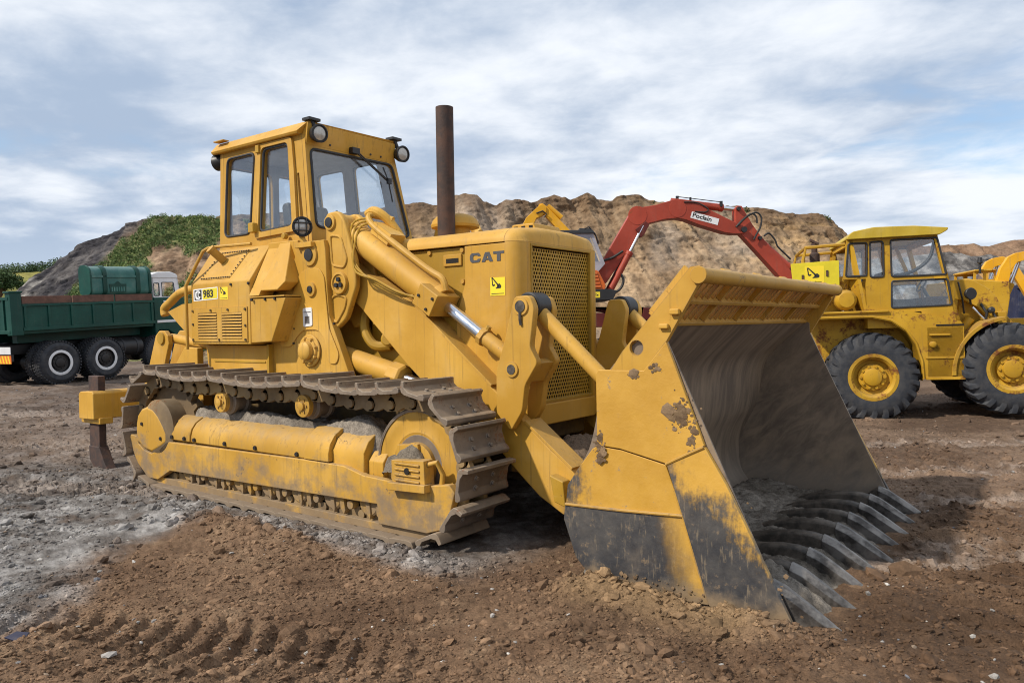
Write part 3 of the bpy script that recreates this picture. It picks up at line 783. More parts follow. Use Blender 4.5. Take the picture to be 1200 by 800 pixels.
# perforated grille: staggered hexagonal holes through a real plate
G = MB(); cw, ch = .0370, .0318
nx_, nz_ = int(.95 / cw), int(1.30 / ch)
for j in range(nz_):
    for i in range(nx_ + 1):
        x0 = -.475 + (i - (.5 if j % 2 else 0)) * cw + .0; z0 = .985 + j * ch
        if x0 < -.476 or x0 + cw > .477:
            continue
        cxx, czz, r = x0 + cw / 2, z0 + ch / 2, .0137
        hexp = [(cxx + r * math.cos(R(60 * k + 30)), czz + r * 1.08 * math.sin(R(60 * k + 30))) for k in range(6)]
        sq = [(x0 + cw, czz), (x0 + cw, z0 + ch), (x0, z0 + ch), (x0, czz), (x0, z0), (x0 + cw, z0)]
        h6 = [hexp[0], hexp[1], hexp[2], hexp[3], hexp[4], hexp[5]]
        sq = [(x0 + cw, z0 + ch), (cxx, z0 + ch), (x0, z0 + ch), (x0, z0), (cxx, z0), (x0 + cw, z0)]
        V = [(2.008, a, b) for a, b in sq] + [(2.008, a, b) for a, b in h6] + [(2.002, a, b) for a, b in h6]
        F = [(k, (k + 1) % 6, 6 + (k + 1) % 6, 6 + k) for k in range(6)] + [(6 + k, 6 + (k + 1) % 6, 12 + (k + 1) % 6, 12 + k) for k in range(6)]
        G.add(V, F)
gr = G.build('grille', 'yellow_deep', RS, bev=0, smooth=False)
MB().box(1.93, 1.94, -.50, .50, .95, 2.29).build('radiator_core', 'hole', RS, bev=0)
bz = MB()
for a0_, a1_, b0_, b1_ in ((-.485, .485, .962, .986), (-.485, .485, 2.270, 2.290), (-.485, -.462, .986, 2.27), (.462, .485, .986, 2.27)):
    bz.box(2.004, 2.036, a0_, a1_, b0_, b1_)
bz.build('grille_border', 'yellow_deep', RS, bev=.003)
MB().prism([(-.53, .79), (-.53, .955), (.53, .955), (.53, .79), (.51, .775), (-.51, .775)], 'x', 1.972, 2.042).build('grille_apron', 'yellow', RS, bev=.015)
# radiator cap strip on top
cpk = MB().prism([(1.60, 2.43), (1.64, 2.50), (1.86, 2.50), (1.90, 2.43)], 'y', -.20, .22).build('radiator_cap_cover', 'yellow', H_, bev=.012)
for k in range(4): MB().box(1.70 + k * .0, 1.92, -.2015 + k * .0, -.19, 2.45, 2.47) if False else None
hs = MB()
for k in range(3): hs.box(1.66 + k * .08, 1.70 + k * .08, -.2022, -.19, 2.455, 2.480)
hs.build('cover_slot', 'hole', cpk, bev=0)
# lettering and stickers on the near side panel
P_ = lambda x0, z0, yy: (lambda u, v, w: (x0 + u, yy - w, z0 + v))


def block(polys, fn, d=.003):
    mb = MB()
    for p in polys:
        n = len(p); V = [fn(a, b, 0) for a, b in p] + [fn(a, b, d) for a, b in p]
        mb.add(V, [tuple(range(n)), tuple(range(2 * n - 1, n - 1, -1))] + [(i, (i + 1) % n, n + (i + 1) % n, n + i) for i in range(n)])
    return mb


Cc = [(.105, .030), (.100, .012), (.085, 0), (.025, 0), (.008, .008), (0, .025), (0, .055), (.008, .072), (.025, .08), (.085, .08), (.100, .068), (.105, .052), (.078, .052), (.072, .060), (.040, .060), (.032, .052), (.032, .028), (.040, .020), (.072, .020), (.078, .030)]
Aa = [(.115, 0), (.150, .08), (.190, .08), (.225, 0), (.192, 0), (.185, .016), (.1705, .016), (.1705, .030), (.179, .030), (.170, .055), (.161, .030), (.1695, .030), (.1695, .016), (.155, .016), (.148, 0)]
Tt = [(.262, 0), (.262, .060), (.228, .060), (.228, .08), (.330, .08), (.330, .060), (.296, .060), (.296, 0)]
sc_ = lambda L: [(a * 1.09, b) for a, b in L]
block([sc_(Cc), sc_(Aa), sc_(Tt)], P_(1.53, 2.147, -.6556)).build('lettering', 'greyink', H_, bev=0)


def sticker(parent, fn, w, h):
    a = block([[(0, 0), (w, 0), (w, h), (0, h)]], fn, .002).build('sticker', 'decal_yellow', parent, bev=0)
    picto(lambda u, v, q: fn(w * .06 + u, h * .22 + v, q + .0025), w * .82, h * .82, .001).build('sticker_picture', 'ink', a, bev=0)
    block([[(w * .08, h * .09), (w * .92, h * .09), (w * .92, h * .125), (w * .08, h * .125)]], lambda u, v, q: fn(u, v, q + .0025), .001).build('sticker_line', 'ink', a, bev=0)


sticker(H_, P_(1.742, 1.865, -.6556), .152, .148)
# exhaust and air cleaner
ex = part(MB().lathe([(0, .086), (1.34, .086), (1.34, .076), (1.0, .074)], (.70, 0, 2.40), (0, 0, 1), 28), 'exhaust_pipe', 'rustpipe', bev=0)
ac = part(MB().lathe([(0, .15), (.20, .15)], (.60, .25, 2.42), (0, 0, 1), 32), 'air_cleaner', 'yellow', bev=0)
MB().lathe([(.16, .225), (.165, .24), (.19, .245), (.24, .225), (.28, .185), (.30, .12), (.305, .05)], (.60, .25, 2.44), (0, 0, 1), 36).build('air_cleaner_cap', 'yellow', ac, bev=0)

# ---- rear body beside the cab (battery and tank boxes), both sides
for s_ in (-1, 1):
    y = lambda v: s_ * v
    sec = [(y(1.15), 1.47), (y(1.15), 2.10), (y(.90), 2.465), (y(.55), 2.475), (y(.55), 1.47)]
    B_ = part(MB().prism(sec, 'x', -1.875, -.846), 'body_box', 'yellow', bev=.014)
    MB().prism([(-.842, 1.485), (-.52, 1.50), (-.29, 1.915), (-.842, 1.922)], 'y', y(1.148), y(.60)).build('lower_panel', 'yellow', B_, bev=.01)
    ub = MB().prism([(-.842, 1.932), (-.30, 1.932), (-.38, 2.47), (-.842, 2.475)], 'y', y(.93), y(.55))
    ub.build('upper_panel', 'yellow', B_, bev=.01)
    # the tool box lid leans in from its foot to the cab
    tb0 = [(-.66, 1.985), (-.40, 1.985), (-.33, 2.06), (-.42, 2.30), (-.50, 2.475), (-.66, 2.475)]
    def lean(u, v, w, s_=s_): return (u, s_ * (1.165 - (v - 1.985) * .50 + w), v)
    MB().hplate(tb0, [], lean, -.16, .0).build('toolbox', 'yellow', B_, bev=.012)
    MB().hplate([(-.838, 1.94), (-.68, 1.94), (-.68, 2.47), (-.838, 2.475)], [], lean, -.18, -.02).build('toolbox_side', 'yellow', B_, bev=.008)
    MB().box(-.842, -.30, min(y(1.16), y(.9)), max(y(1.16), y(.9)), 1.923, 1.936).build('panel_lip', 'yellow', B_, bev=.003)
    MB().prism([(-1.86, 1.46), (-.80, 1.46), (-.80, 1.12), (-1.70, 1.12), (-1.84, 1.26)], 'y', y(1.0), y(.55)).build('lower_skirt', 'yellow', B_, bev=.01)
    MB().box(-1.70, -.82, min(y(1.0), y(1.008)), max(y(1.0), y(1.008)), 1.285, 1.305).box(-.79, -.76, min(y(.7), y(1.01)), max(y(.7), y(1.01)), 1.15, 1.47).build('skirt_strip', 'yellow_deep', B_, bev=.002)
    # bolted hatch on the slope
    sl_ = Vector((0, s_ * -.25, .365)).normalized(); no_ = Vector((0, s_ * .365, .25)).normalized(); o_ = Vector((0, s_ * 1.15, 2.10))
    SP = lambda x, v, h: Vector((x, 0, 0)) + o_ + sl_ * v + no_ * h
    hx = [(-1.73, .045), (-1.21, .045), (-1.14, .40), (-1.66, .40)]
    hm = MB(); V = [SP(a, b, 0) for a, b in hx] + [SP(a, b, .006) for a, b in hx]
    hm.add(V, [(0, 1, 2, 3), (7, 6, 5, 4), (0, 1, 5, 4), (1, 2, 6, 5), (2, 3, 7, 6), (3, 0, 4, 7)])
    ht = hm.build('hatch', 'yellow', B_, bev=.002)
    bt = MB()
    for (a0_, b0_), (a1_, b1_), k in ((hx[0], hx[1], 16), (hx[1], hx[2], 9), (hx[2], hx[3], 16), (hx[3], hx[0], 9)):
        for i in range(k):
            t = i / k; x, v = a0_ + (a1_ - a0_) * t, b0_ + (b1_ - b0_) * t
            x = x * .95 + (-1.435) * .05; v = v * .93 + .222 * .07
            bt.tube(SP(x, v, .005), SP(x, v, .014), .0085, .007, 6)
    bt.build('hatch_bolt', 'black', ht, bev=0)
    MB().tube(SP(-1.50, .28, 0), SP(-1.53, .30, .17), .042, None, 16).lathe([(0, .05), (.03, .05)], SP(-1.53, .30, .16), SP(-1.53, .30, .2) - SP(-1.50, .28, 0), 12).build('filler_neck', 'yellow', B_, bev=.003)
    bolts(MB(), [(-1.15, y(1.151), 2.07), (-.86, y(1.151), 2.07), (-.79, y(1.165), 1.905), (-.60, y(1.149), 1.905), (-.45, y(1.149), 1.905)], .015, (0, s_, 0)).build('panel_bolt', 'black', B_, bev=0)
    # louvred access plate
    lp = MB().hplate([(-1.86, 1.50), (-.885, 1.50), (-.885, 1.845), (-1.86, 1.845)], [rloop([(-1.74, 1.53), (-1.395, 1.53), (-1.395, 1.795), (-1.74, 1.795)], .012), rloop([(-1.31, 1.53), (-.97, 1.53), (-.97, 1.79), (-1.31, 1.79)], .012)], lambda u, v, w, s_=s_: (u, s_ * (1.15 + w), v), .0, .010)
    L_ = lp.build('louvre_panel', 'yellow', B_, bev=0)
    MB().box(-1.745, -1.39, min(y(1.1502), y(1.152)), max(y(1.1502), y(1.152)), 1.525, 1.80).box(-1.315, -.965, min(y(1.1502), y(1.152)), max(y(1.1502), y(1.152)), 1.525, 1.795).build('louvre_gap', 'hole', L_, bev=0)
    lv_ = MB()
    for x0, x1 in ((-1.738, -1.397), (-1.308, -.972)):
        for k in range(9):
            z = 1.535 + k * .0295
            lv_.prism([(y(1.1525), z + .020), (y(1.166), z + .008), (y(1.166), z - .002), (y(1.1525), z + .002)], 'x', x0, x1)
    lv_.build('louvre_slats', 'yellow', L_, bev=0)
    bolts(MB(), [(x, y(1.16), z) for x, z in ((-1.83, 1.82), (-1.50, 1.82), (-1.20, 1.82), (-.91, 1.82), (-1.83, 1.68), (-1.83, 1.52), (-.91, 1.66), (-.91, 1.52), (-1.36, 1.52))], .014, (0, s_, 0)).build('panel_bolt', 'frame_dark', L_, bev=0)
    MB().path([(-1.90, y(1.19), 1.42), (-1.90, y(1.19), 2.09), (-1.70, y(1.11), 2.44), (-1.66, y(1.08), 2.47), (-1.58, y(1.06), 2.48), (-1.05, y(.98), 2.48)], .017, 8).build('handrail', 'yellow', B_, bev=0)
    if s_ == -1:
        # number plate sticker
        pl = P_(-1.825, 1.922, -1.15)
        dk = block([[(0, 0), (.44, .012), (.44, .135), (0, .125)]], pl, .002).build('number_sticker', 'whiteplain', B_, bev=0)
        block([[(.17, .014), (.430, .022), (.430, .127), (.17, .121)]], lambda u, v, w: pl(u, v, w + .0025), .001).build('number_ground', 'sign_yellow', dk, bev=0)
        block([[(.02, .012), (.150, .015), (.150, .117), (.02, .113)]], lambda u, v, w: pl(u, v, w + .0025), .001).build('emblem_ground', 'ink', dk, bev=0)
        em = [(.10, .09), (.132, .09), (.132, .072), (.112, .072), (.108, .086), (.075, .098), (.052, .086), (.046, .065), (.052, .042), (.075, .030), (.108, .040), (.112, .054), (.132, .054), (.128, .032), (.10, .018), (.06, .018), (.034, .034), (.028, .064), (.034, .094), (.06, .110), (.10, .110), (.128, .096)]
        ring = [(.132, .080), (.108, .078), (.098, .088), (.072, .088), (.060, .078), (.060, .050), (.072, .038), (.098, .038), (.108, .048), (.132, .046), (.124, .028), (.106, .018), (.066, .018), (.042, .030), (.036, .064), (.042, .096), (.066, .108), (.106, .108), (.124, .098)]
        block([ring, [(.084, .030), (.098, .030), (.098, .098), (.084, .098)]], lambda u, v, w: pl(u, v, w + .004), .001).build('emblem', 'whiteplain', dk, bev=0)
        lettering('983', .105, lambda u, v, w: pl(.182 + u * 1.18, .036 + v, w + .004), .001, .028).build('lettering', 'ink', dk, bev=0)
        sticker(B_, P_(-1.350, 1.925, -1.15), .142, .125)

# ---- cab
CB = MB()
side_o = [(-1.90, 2.42), (-1.90, 3.55), (-.52, 3.55), (-.395, 2.42)]
wr = rloop([(-1.765, 3.465), (-1.285, 3.465), (-1.345, 2.625), (-1.80, 2.625)], .07)
wf = rloop([(-1.125, 3.475), (-.72, 3.475), (-.635, 2.655), (-1.165, 2.63)], .06)
slot = [(-.582, 3.16), (-.552, 3.16), (-.478, 2.70), (-.525, 2.70)]
CB.hplate(side_o, [wr, wf, slot], lambda u, v, w: (u, -.78 + (v - 2.6) * .035 + w, v), 0, .05)
CABO = CB.build('cab', 'yellow', CL, bev=0)
MB().hplate(side_o, [wr, wf], lambda u, v, w: (u, .64 - (v - 2.6) * .16 + w, v), -.05, 0).build('far_wall', 'yellow', CABO, bev=0)
# door frame standing proud
df = rloop([(-1.225, 3.53), (-.645, 3.53), (-.60, 3.20), (-.545, 2.585), (-1.235, 2.56)], .05)
MB().hplate(df, [rloop([(-1.14, 3.487), (-.705, 3.487), (-.622, 2.643), (-1.18, 2.618)], .06)], lambda u, v, w: (u, -.78 + (v - 2.6) * .035 + w, v), -.028, -.001).build('door', 'yellow', CABO, bev=0)
MB().box(-1.275, -1.19, -.86, -.80, 2.62, 2.72).box(-1.21, -1.15, -.80, -.75, 3.44, 3.52).lathe([(0, .03), (.05, .03)], (-.70, -.86, 2.54), (0, 1, 0), 12).build('door_hinge', 'yellow_deep', CABO, bev=.008)
# windscreen wall
FX = lambda u, v, w: (-.365 - (v - 2.63) * .115 + w, u, v)
fo_ = [(-.785, 2.42), (-.75, 3.53), (.47, 3.53), (.665, 2.42)]
fw_ = rloop([(-.70, 3.395), (.415, 3.41), (.585, 2.62), (-.715, 2.615)], .07)
MB().hplate(fo_, [fw_], FX, -.045, 0).build('front_wall', 'yellow', CABO, bev=0)
BX = lambda u, v, w: (-1.90 + w, u, v)
rw1 = rloop([(-.66, 3.40), (-.12, 3.40), (-.12, 2.65), (-.66, 2.65)], .07); rw2 = rloop([(-.04, 3.40), (.42, 3.40), (.50, 2.65), (-.04, 2.65)], .07)
MB().hplate([(-.785, 2.42), (-.75, 3.53), (.47, 3.53), (.665, 2.42)], [rw1, rw2], BX, 0, .05).build('rear_wall', 'yellow', CABO, bev=0)
NS = lambda u, v, w: (u, -.775 + (v - 2.6) * .035 + w, v)
FS = lambda u, v, w: (u, .60 - (v - 2.6) * .16 + w, v)
MB().hplate([(-1.85, 2.45), (-1.85, 3.53), (-.56, 3.53), (-.45, 2.45)], [wr, wf], lambda u, v, w: (u, .585 - (v - 2.6) * .16 + w, v), -.006, 0).build('wall_lining', 'interior', CABO, bev=0)
MB().hplate([(-.72, 2.45), (-.70, 3.53), (.43, 3.53), (.60, 2.45)], [rw1, rw2], lambda u, v, w: (-1.845 + w, u, v), 0, .006).build('wall_lining', 'interior', CABO, bev=0)
for nm, lp, fn in (('side_window', wr, NS), ('side_window', wf, NS), ('windscreen', fw_, lambda u, v, w: FX(u, v, w - .03)), ('rear_window', rw1, BX), ('rear_window', rw2, BX), ('side_window', wr, FS), ('side_window', wf, FS)):
    g = MB().hplate(lp, [], fn, .018, .024).build(nm, 'glass', CABO, bev=0, smooth=False)
    off = {'windscreen': .035, 'side_window': -.006 if fn is NS else .0, 'rear_window': 0}[nm]
    MB().path([fn(a, b, off) for a, b in lp], .0135, 6, closed=True).build('window_seal', 'seal', g, bev=0)
# interior linings, floor and seat
ins = MB().box(-1.84, -.50, -.70, .50, 2.42, 2.47)
ins.build('cab_floor', 'interior', CABO, bev=.004)
MB().prism([(-.72, 3.50), (-.72, 3.53), (.46, 3.53), (.46, 3.50)], 'x', -1.84, -.52).build('headlining', 'interior', CABO, bev=0)
st = MB().prism(rloop([(-1.28, 2.44), (-1.36, 2.98), (-1.24, 3.0), (-1.14, 2.60), (-.75, 2.60), (-.72, 2.48), (-.75, 2.44)], .06), 'y', -.38, .18)
st.build('seat', 'seat', CABO, bev=.03, seg=3)
MB().box(-.72, -.50, -.5, .42, 2.46, 2.70).tube((-.6, -.2, 2.6), (-.66, -.2, 2.86), .014).tube((-.62, .1, 2.6), (-.7, .1, 2.84), .014).tube((-.6, .22, 2.6), (-.66, .22, 2.88), .014).build('control_console', 'seat', CABO, bev=.01)
# roof with sloped fascia and visor
rs = [(-.80, 3.535), (-.815, 3.560), (-.735, 3.655), (.44, 3.670), (.525, 3.575), (.51, 3.535)]
RF = MB(); n = len(rs); V = []
for x, dz, sc in ((-1.985, 0, 1), (-.60, 0, 1), (-.52, 0, 1), (-.42, .0, 1)):
    for i, (a, b) in enumerate(rs):
        xx = x
        if x == -.42: xx = (-.52, -.50, -.42, -.42, -.50, -.52)[i]
        V.append((xx, a, b))
F = [(0, 1, 2, 3, 4, 5), tuple(range(3 * n, 4 * n))]
for i in range(3): F += [(i * n + j, i * n + (j + 1) % n, (i + 1) * n + (j + 1) % n, (i + 1) * n + j) for j in range(n)]
RFo = RF.add(V, F).build('roof', 'yellow', CABO, bev=.006)
# brow under the visor
MB().prism([(-.520, 3.535), (-.435, 3.645), (-.420, 3.64), (-.455, 3.43), (-.475, 3.43)], 'y', -.745, .455).build('visor', 'yellow', RFo, bev=.005)
bolts(MB(), [(-.452, yy, 3.47) for yy in (-.45, -.1, .1, .25)], .012, (1, 0, 0)).build('visor_bolt', 'black', RFo, bev=0)
MB().box(-1.93, -1.75, -.815, -.74, 3.655, 3.668).build('roof_clip', 'yellow', RFo, bev=.003)
# lamps


def lamp(name, p, dr_, r=.085, cage=False, brk=None):
    p = Vector(p); D = Vector(dr_).normalized()
    o = MB().lathe([(-.11, r * .35), (-.10, r * .62), (-.05, r * .92), (-.01, r), (.012, r * 1.04), (.014, r * .90), (.004, r * .88)], p, D, 26)
    if brk: o.path([p - D * .05, Vector(brk)], .022, 8).box(brk[0] - .06, brk[0] + .05, brk[1] - .07, brk[1] + .07, brk[2] - .012, brk[2] + .014)
    o = o.build(name, 'black', CABO, bev=0)
    MB().lathe([(.0, r * .87), (.012, r * .5), (.016, r * .1)], p, D, 22).build('lens', 'lens', o, bev=0)
    if cage:
        a = D.orthogonal().normalized(); b = D.cross(a); cg = MB()
        up_ = Vector((0, 0, 1)); a = (up_ - D * up_.dot(D)).normalized(); b = D.cross(a)
        for k in (-.33, .33):
            for q, q2 in ((a, b), (b, a)):
                cg.path([p + q * k * r * 1.2 - q2 * r * .9 + D * .015, p + q * k * r * 1.2 + D * .035, p + q * k * r * 1.2 + q2 * r * .9 + D * .015], .006, 6)
        cg.build('guard_bars', 'black', o, bev=0)
    return o


lamp('roof_lamp', (-.36, -.655, 3.535), (1, -.15, -.08), .088, brk=(-.43, -.69, 3.672))
lamp('roof_lamp', (-.36, .50, 3.53), (1, -.1, -.08), .088, brk=(-.43, .44, 3.69))
lamp('roof_lamp', (-2.03, -.70, 3.47), (-1, -.2, -.1), .085, brk=(-1.95, -.70, 3.545))
wl = lamp('work_lamp', (-.22, -1.00, 2.575), (.9, -.45, -.02), .092, True)
MB().path([(-.26, -.98, 2.53), (-.24, -.98, 2.45), (-.20, -.96, 2.40)], .03, 8).box(-.34, -.10, -1.0, -.92, 2.38, 2.43).build('lamp_bracket', 'yellow', wl, bev=.006)
# wiper
wp = MB().box(-.45, -.39, -.20, -.10, 3.43, 3.49).path([(-.405, -.16, 3.455), (-.375, .275, 3.20)], .007, 6).path([(-.405, -.12, 3.455), (-.375, .285, 3.21)], .007, 6)
wp.path([(-.40, .235, 3.35), (-.365, .28, 3.20), (-.345, .315, 2.98)], .008, 6).box(-.375, -.345, .26, .31, 3.17, 3.23)
wp.build('wiper', 'black', CABO, bev=0)
# cab base plinth
MB().box(-1.88, -.42, -.72, .60, 2.30, 2.43).build('cab_plinth', 'yellow', CABO, bev=.01)
part(MB().prism([(-.42, 1.2), (-.42, 2.43), (.0, 2.43), (.32, 2.30), (.32, 1.2)], 'y', -.46, .46), 'dash_cowl', 'yellow_deep', bev=.02)

# ---- ripper behind
RX = .28
RP = part(MB().prism([(-4.27, .55), (-4.27, .86), (-4.22, .89), (-3.92, .90), (-3.89, .87), (-3.89, .56)], 'y', -1.25, 1.25), 'ripper_beam', 'yellow', bev=.015)
for s_ in (-1, 1):
    y = lambda v: s_ * v
    sk = MB().box(-4.19, -3.94, y(1.12) - .045, y(1.12) + .045, .18, 1.08).prism([(-4.19, .22), (-3.94, .22), (-3.80, .02), (-3.62, -.12), (-3.74, -.17), (-3.97, -.13), (-4.18, .05)], 'y', y(1.12) - .06, y(1.12) + .06)
    sko = sk.build('ripper_shank', 'rustpipe', RP, bev=.012)
    MB().box(-4.32, -3.84, y(1.12) - .08, y(1.12) + .08, .50, .575).lathe([(0, .05), (.04, .05)], (-4.27, y(1.12), .72), (-1, 0, 0), 10).build('shank_clamp', 'yellow', RP, bev=.01)
    pl = [(-3.42, .9), (-3.40, 1.17), (-3.22, 1.56), (-3.14, 1.62), (-3.02, 1.62), (-2.95, 1.56), (-2.93, 1.46), (-3.06, 1.16), (-3.06, .9)]
    for k in (.82, .56): MB().prism(pl, 'y', y(k), y(k - .06)).build('ripper_bracket', 'yellow', RP, bev=.012)
    MB().lathe([(0, .075), (.02, .07)], (-3.08, y(.82), 1.53), (0, s_, 0), 20).each('pin_boss', 'yellow_deep', RP, bev=0)
    MB().prism([(-2.85, 1.0), (-2.75, 1.24), (-2.56, 1.43), (-2.3, 1.42), (-2.3, 1.0)], 'y', y(.84), y(.76)).build('hitch_plate', 'yellow', RP, bev=.012)
    MB().tube((-3.06, y(.70), 1.53), (-2.2, y(.70), 1.44), .055, None, 18).build('tilt_ram', 'yellow', RP, bev=0)
    MB().prism([(-3.95, .6), (-3.95, .86), (-3.4, 1.1), (-2.4, .9), (-2.4, .7), (-3.4, .85)], 'y', y(.72), y(.60)).build('ripper_arm', 'yellow', RP, bev=.01)
    MB().path(spl([(-3.02, y(.80), 1.80), (-3.03, y(.80), 1.88), (-2.90, y(.80), 1.95), (-2.60, y(.80), 2.07), (-2.0, y(.78), 2.09)], 4), .05, 12).prism([(-2.93, 1.84), (-2.62, 1.92), (-1.9, 1.95), (-1.9, 1.48), (-2.35, 1.46)], 'y', y(.82), y(.70)).build('rear_guard', 'yellow', CL if False else RP, bev=.012)
# ================================================================== bucket
BK = [(3.665, 1.605), (3.38, 1.35), (3.29, 1.20), (3.25, 1.00), (3.20, .82), (3.10, .64), (3.045, .45), (3.07, .22), (3.20, .085), (3.36, .06), (4.36, .022)]
BKo = [(3.64, 1.635), (3.35, 1.375), (3.255, 1.22), (3.215, 1.01), (3.165, .84), (3.065, .66), (3.008, .45), (3.038, .19), (3.18, .04), (3.36, .015), (4.36, -.008)]


def smooth_line(P, k=4):
    out = []
    for i in range(len(P) - 1):
        p0, p1, p2, p3 = (Vector(P[max(i - 1, 0)]), Vector(P[i]), Vector(P[i + 1]), Vector(P[min(i + 2, len(P) - 1)]))
        if i == 0: out.append((P[0][0], P[0][1])); continue
        if i == len(P) - 2: out.append((p1.x, p1.y)); continue
        for j in range(k):
            t = j / k
            q = .5 * ((2 * p1) + (p2 - p0) * t + (2 * p0 - 5 * p1 + 4 * p2 - p3) * t * t + (3 * p1 - p0 - 3 * p2 + p3) * t ** 3)
            out.append((q.x, q.y))
    return out + [P[-1]]


BW = 1.50
B = part(MB().prism(smooth_line(BK) + list(reversed(smooth_line(BKo))), 'y', -BW, BW), 'bucket', 'bucket_in', bev=0, ang=40)
for s_ in (-1, 1):
    y = lambda v: s_ * v
    base = [(3.245, 1.33), (3.33, 1.34), (3.63, 1.63), (3.70, 1.60), (3.705, 1.51), (4.03, .80), (4.40, .0), (4.20, -.01), (3.22, .0), (3.07, .15), (2.985, .38), (3.01, .60), (3.10, .72), (3.21, .84)]
    SP_ = MB().prism(base, 'y', y(1.488), y(1.503)).build('side_plate', 'bucket_side_in', B, bev=.003)
    for nm, m, pts, th in (('upper_cheek', 'side_up', [(3.238, 1.315), (3.255, 1.338), (3.563, 1.342), (3.708, 1.512), (3.935, .922), (3.70, .800), (3.40, .862), (3.24, .872)], .030),
                           ('middle_cheek', 'side_mid', [(3.238, .868), (3.40, .856), (3.694, .793), (3.80, .512), (3.40, .490), (3.0, .478), (3.015, .60), (3.10, .72), (3.20, .845)], .020),
                           ('lower_cheek', 'side_low', [(2.995, .472), (3.40, .484), (3.802, .506), (3.95, .02), (3.40, .0), (3.22, .0), (3.07, .15), (2.985, .38)], .024),
                           ('side_cutter', 'side_front', [(3.705, .797), (3.938, .918), (4.06, .72), (4.42, .005), (4.22, -.012), (3.955, .02), (3.80, .51)], .036)):
        MB().prism(pts, 'y', y(1.503), y(1.503 + th)).build(nm, m, B, bev=.006)
    wd = MB().path([(3.70, y(1.535), .798), (3.82, y(1.537), .86), (3.935, y(1.538), .918)], .010, 8).path([(3.0, y(1.526), .476), (3.4, y(1.528), .488), (3.80, y(1.530), .509)], .010, 8).path([(3.75, y(1.53), .65), (3.80, y(1.53), .51), (3.95, y(1.53), .03)], .008, 8)
    wd.build('weld_bead', 'yellow_low', B, bev=0)
    # spill guard ear with its lifting hole
    ear = [(3.34, 1.336), (3.42, 1.45), (3.86, 1.935), (3.92, 1.94), (3.93, 1.875), (3.71, 1.515), (3.565, 1.336)]
    MB().hplate(ear, [circ((3.517, 1.475), .045, 20)], lambda u, v, w, s_=s_: (u, s_ * (1.49 + w), v), 0, .04).build('spill_guard_ear', 'yellow', B, bev=0)
    MB().box(3.74, 3.80, min(y(1.53), y(1.56)), max(y(1.53), y(1.56)), 1.665, 1.70).box(3.67, 3.73, min(y(1.53), y(1.555)), max(y(1.53), y(1.555)), 1.585, 1.615).build('ear_block', 'yellow', B, bev=.008)
    # hinge brackets at the back
    MB().prism([(3.025, .30), (2.90, .30), (2.86, .42), (2.90, .55), (3.04, .70), (3.01, .55)], 'y', y(.90), y(.84)).prism([(3.025, .30), (2.90, .30), (2.86, .42), (2.90, .55), (3.04, .70), (3.01, .55)], 'y', y(.64), y(.58)).prism([(3.20, 1.08), (3.08, 1.02), (3.05, .90), (3.08, .80), (3.14, .80)], 'y', y(.88), y(.82)).prism([(3.20, 1.08), (3.08, 1.02), (3.05, .90), (3.08, .80), (3.14, .80)], 'y', y(.65), y(.59)).build('hinge_bracket', 'yellow', B, bev=.008)
# spill guard: rails, dividers, louvre bars
g0, g1 = Vector((3.668, 1.615)), Vector((3.895, 1.872))
gd_ = (g1 - g0).normalized(); gn = Vector((gd_.y, -gd_.x))
GL = (g1 - g0).length


def GP(t, h): q = g0 + gd_ * t + gn * h; return (q.x, q.y)


sg = MB()
for t in (0, .5): sg.prism([GP(GL * t - .012, .012), GP(GL * t + .012, .012), GP(GL * t + .012, -.11), GP(GL * t - .012, -.11)], 'y', -1.49, 1.49)
for i in range(6):
    yy = -1.475 + i * .59
    sg.prism([GP(0, .0), GP(GL, .0), GP(GL, -.12), GP(0, -.12)], 'y', yy - .012, yy + .012)
SG = sg.build('spill_guard', 'yellow', B, bev=.003)
lb = MB()
for i in range(5):
    for r2 in (0, 1):
        t0, t1 = GL * .5 * r2 + .012, GL * .5 * (r2 + 1) - .012
        for k in range(6):
            yy = -1.475 + i * .59 + .045 + k * .088
            # upright slats turned edge-on, slanted across the opening
            a, b = Vector(GP(t0, -.015)), Vector(GP(t1, -.015)); a2, b2 = Vector(GP(t0, -.11)), Vector(GP(t1, -.11))
            V = [(a.x, yy, a.y), (b.x, yy, b.y), (b.x, yy + .018, b.y), (a.x, yy + .018, a.y),
                 (a2.x, yy + .055, a2.y), (b2.x, yy + .055, b2.y), (b2.x, yy + .073, b2.y), (a2.x, yy + .073, a2.y)]
            lb.add(V, [(0, 1, 2, 3), (7, 6, 5, 4), (0, 4, 5, 1), (1, 5, 6, 2), (2, 6, 7, 3), (3, 7, 4, 0)])
lb.build('guard_slats', 'yellow', SG, bev=0, smooth=False)
tb = MB().tube((3.918, -1.545, 1.885), (3.918, 1.545, 1.885), .046, None, 24)
for s_ in (-1, 1): tb.lathe([(0, .05), (.035, .05)], (3.918, s_ * 1.52, 1.885), (0, s_, 0), 24)
tb.build('guard_tube', 'yellow_low', SG, bev=.004)
bl = MB()
for i in range(5): bl.prism([(3.80, 1.90), (3.90, 1.945), (3.93, 1.925), (3.86, 1.88)], 'y', -1.15 + i * .57, -1.03 + i * .57)
bl.build('guard_lug', 'yellow', SG, bev=.006)
# teeth: long shanks welded on the floor with bolted tips
edge = MB().prism([(4.10, .055), (4.33, .05), (4.40, .022), (4.36, -.01), (4.10, -.01)], 'y', -1.49, 1.49).build('cutting_edge', 'darksteel', B, bev=.006)


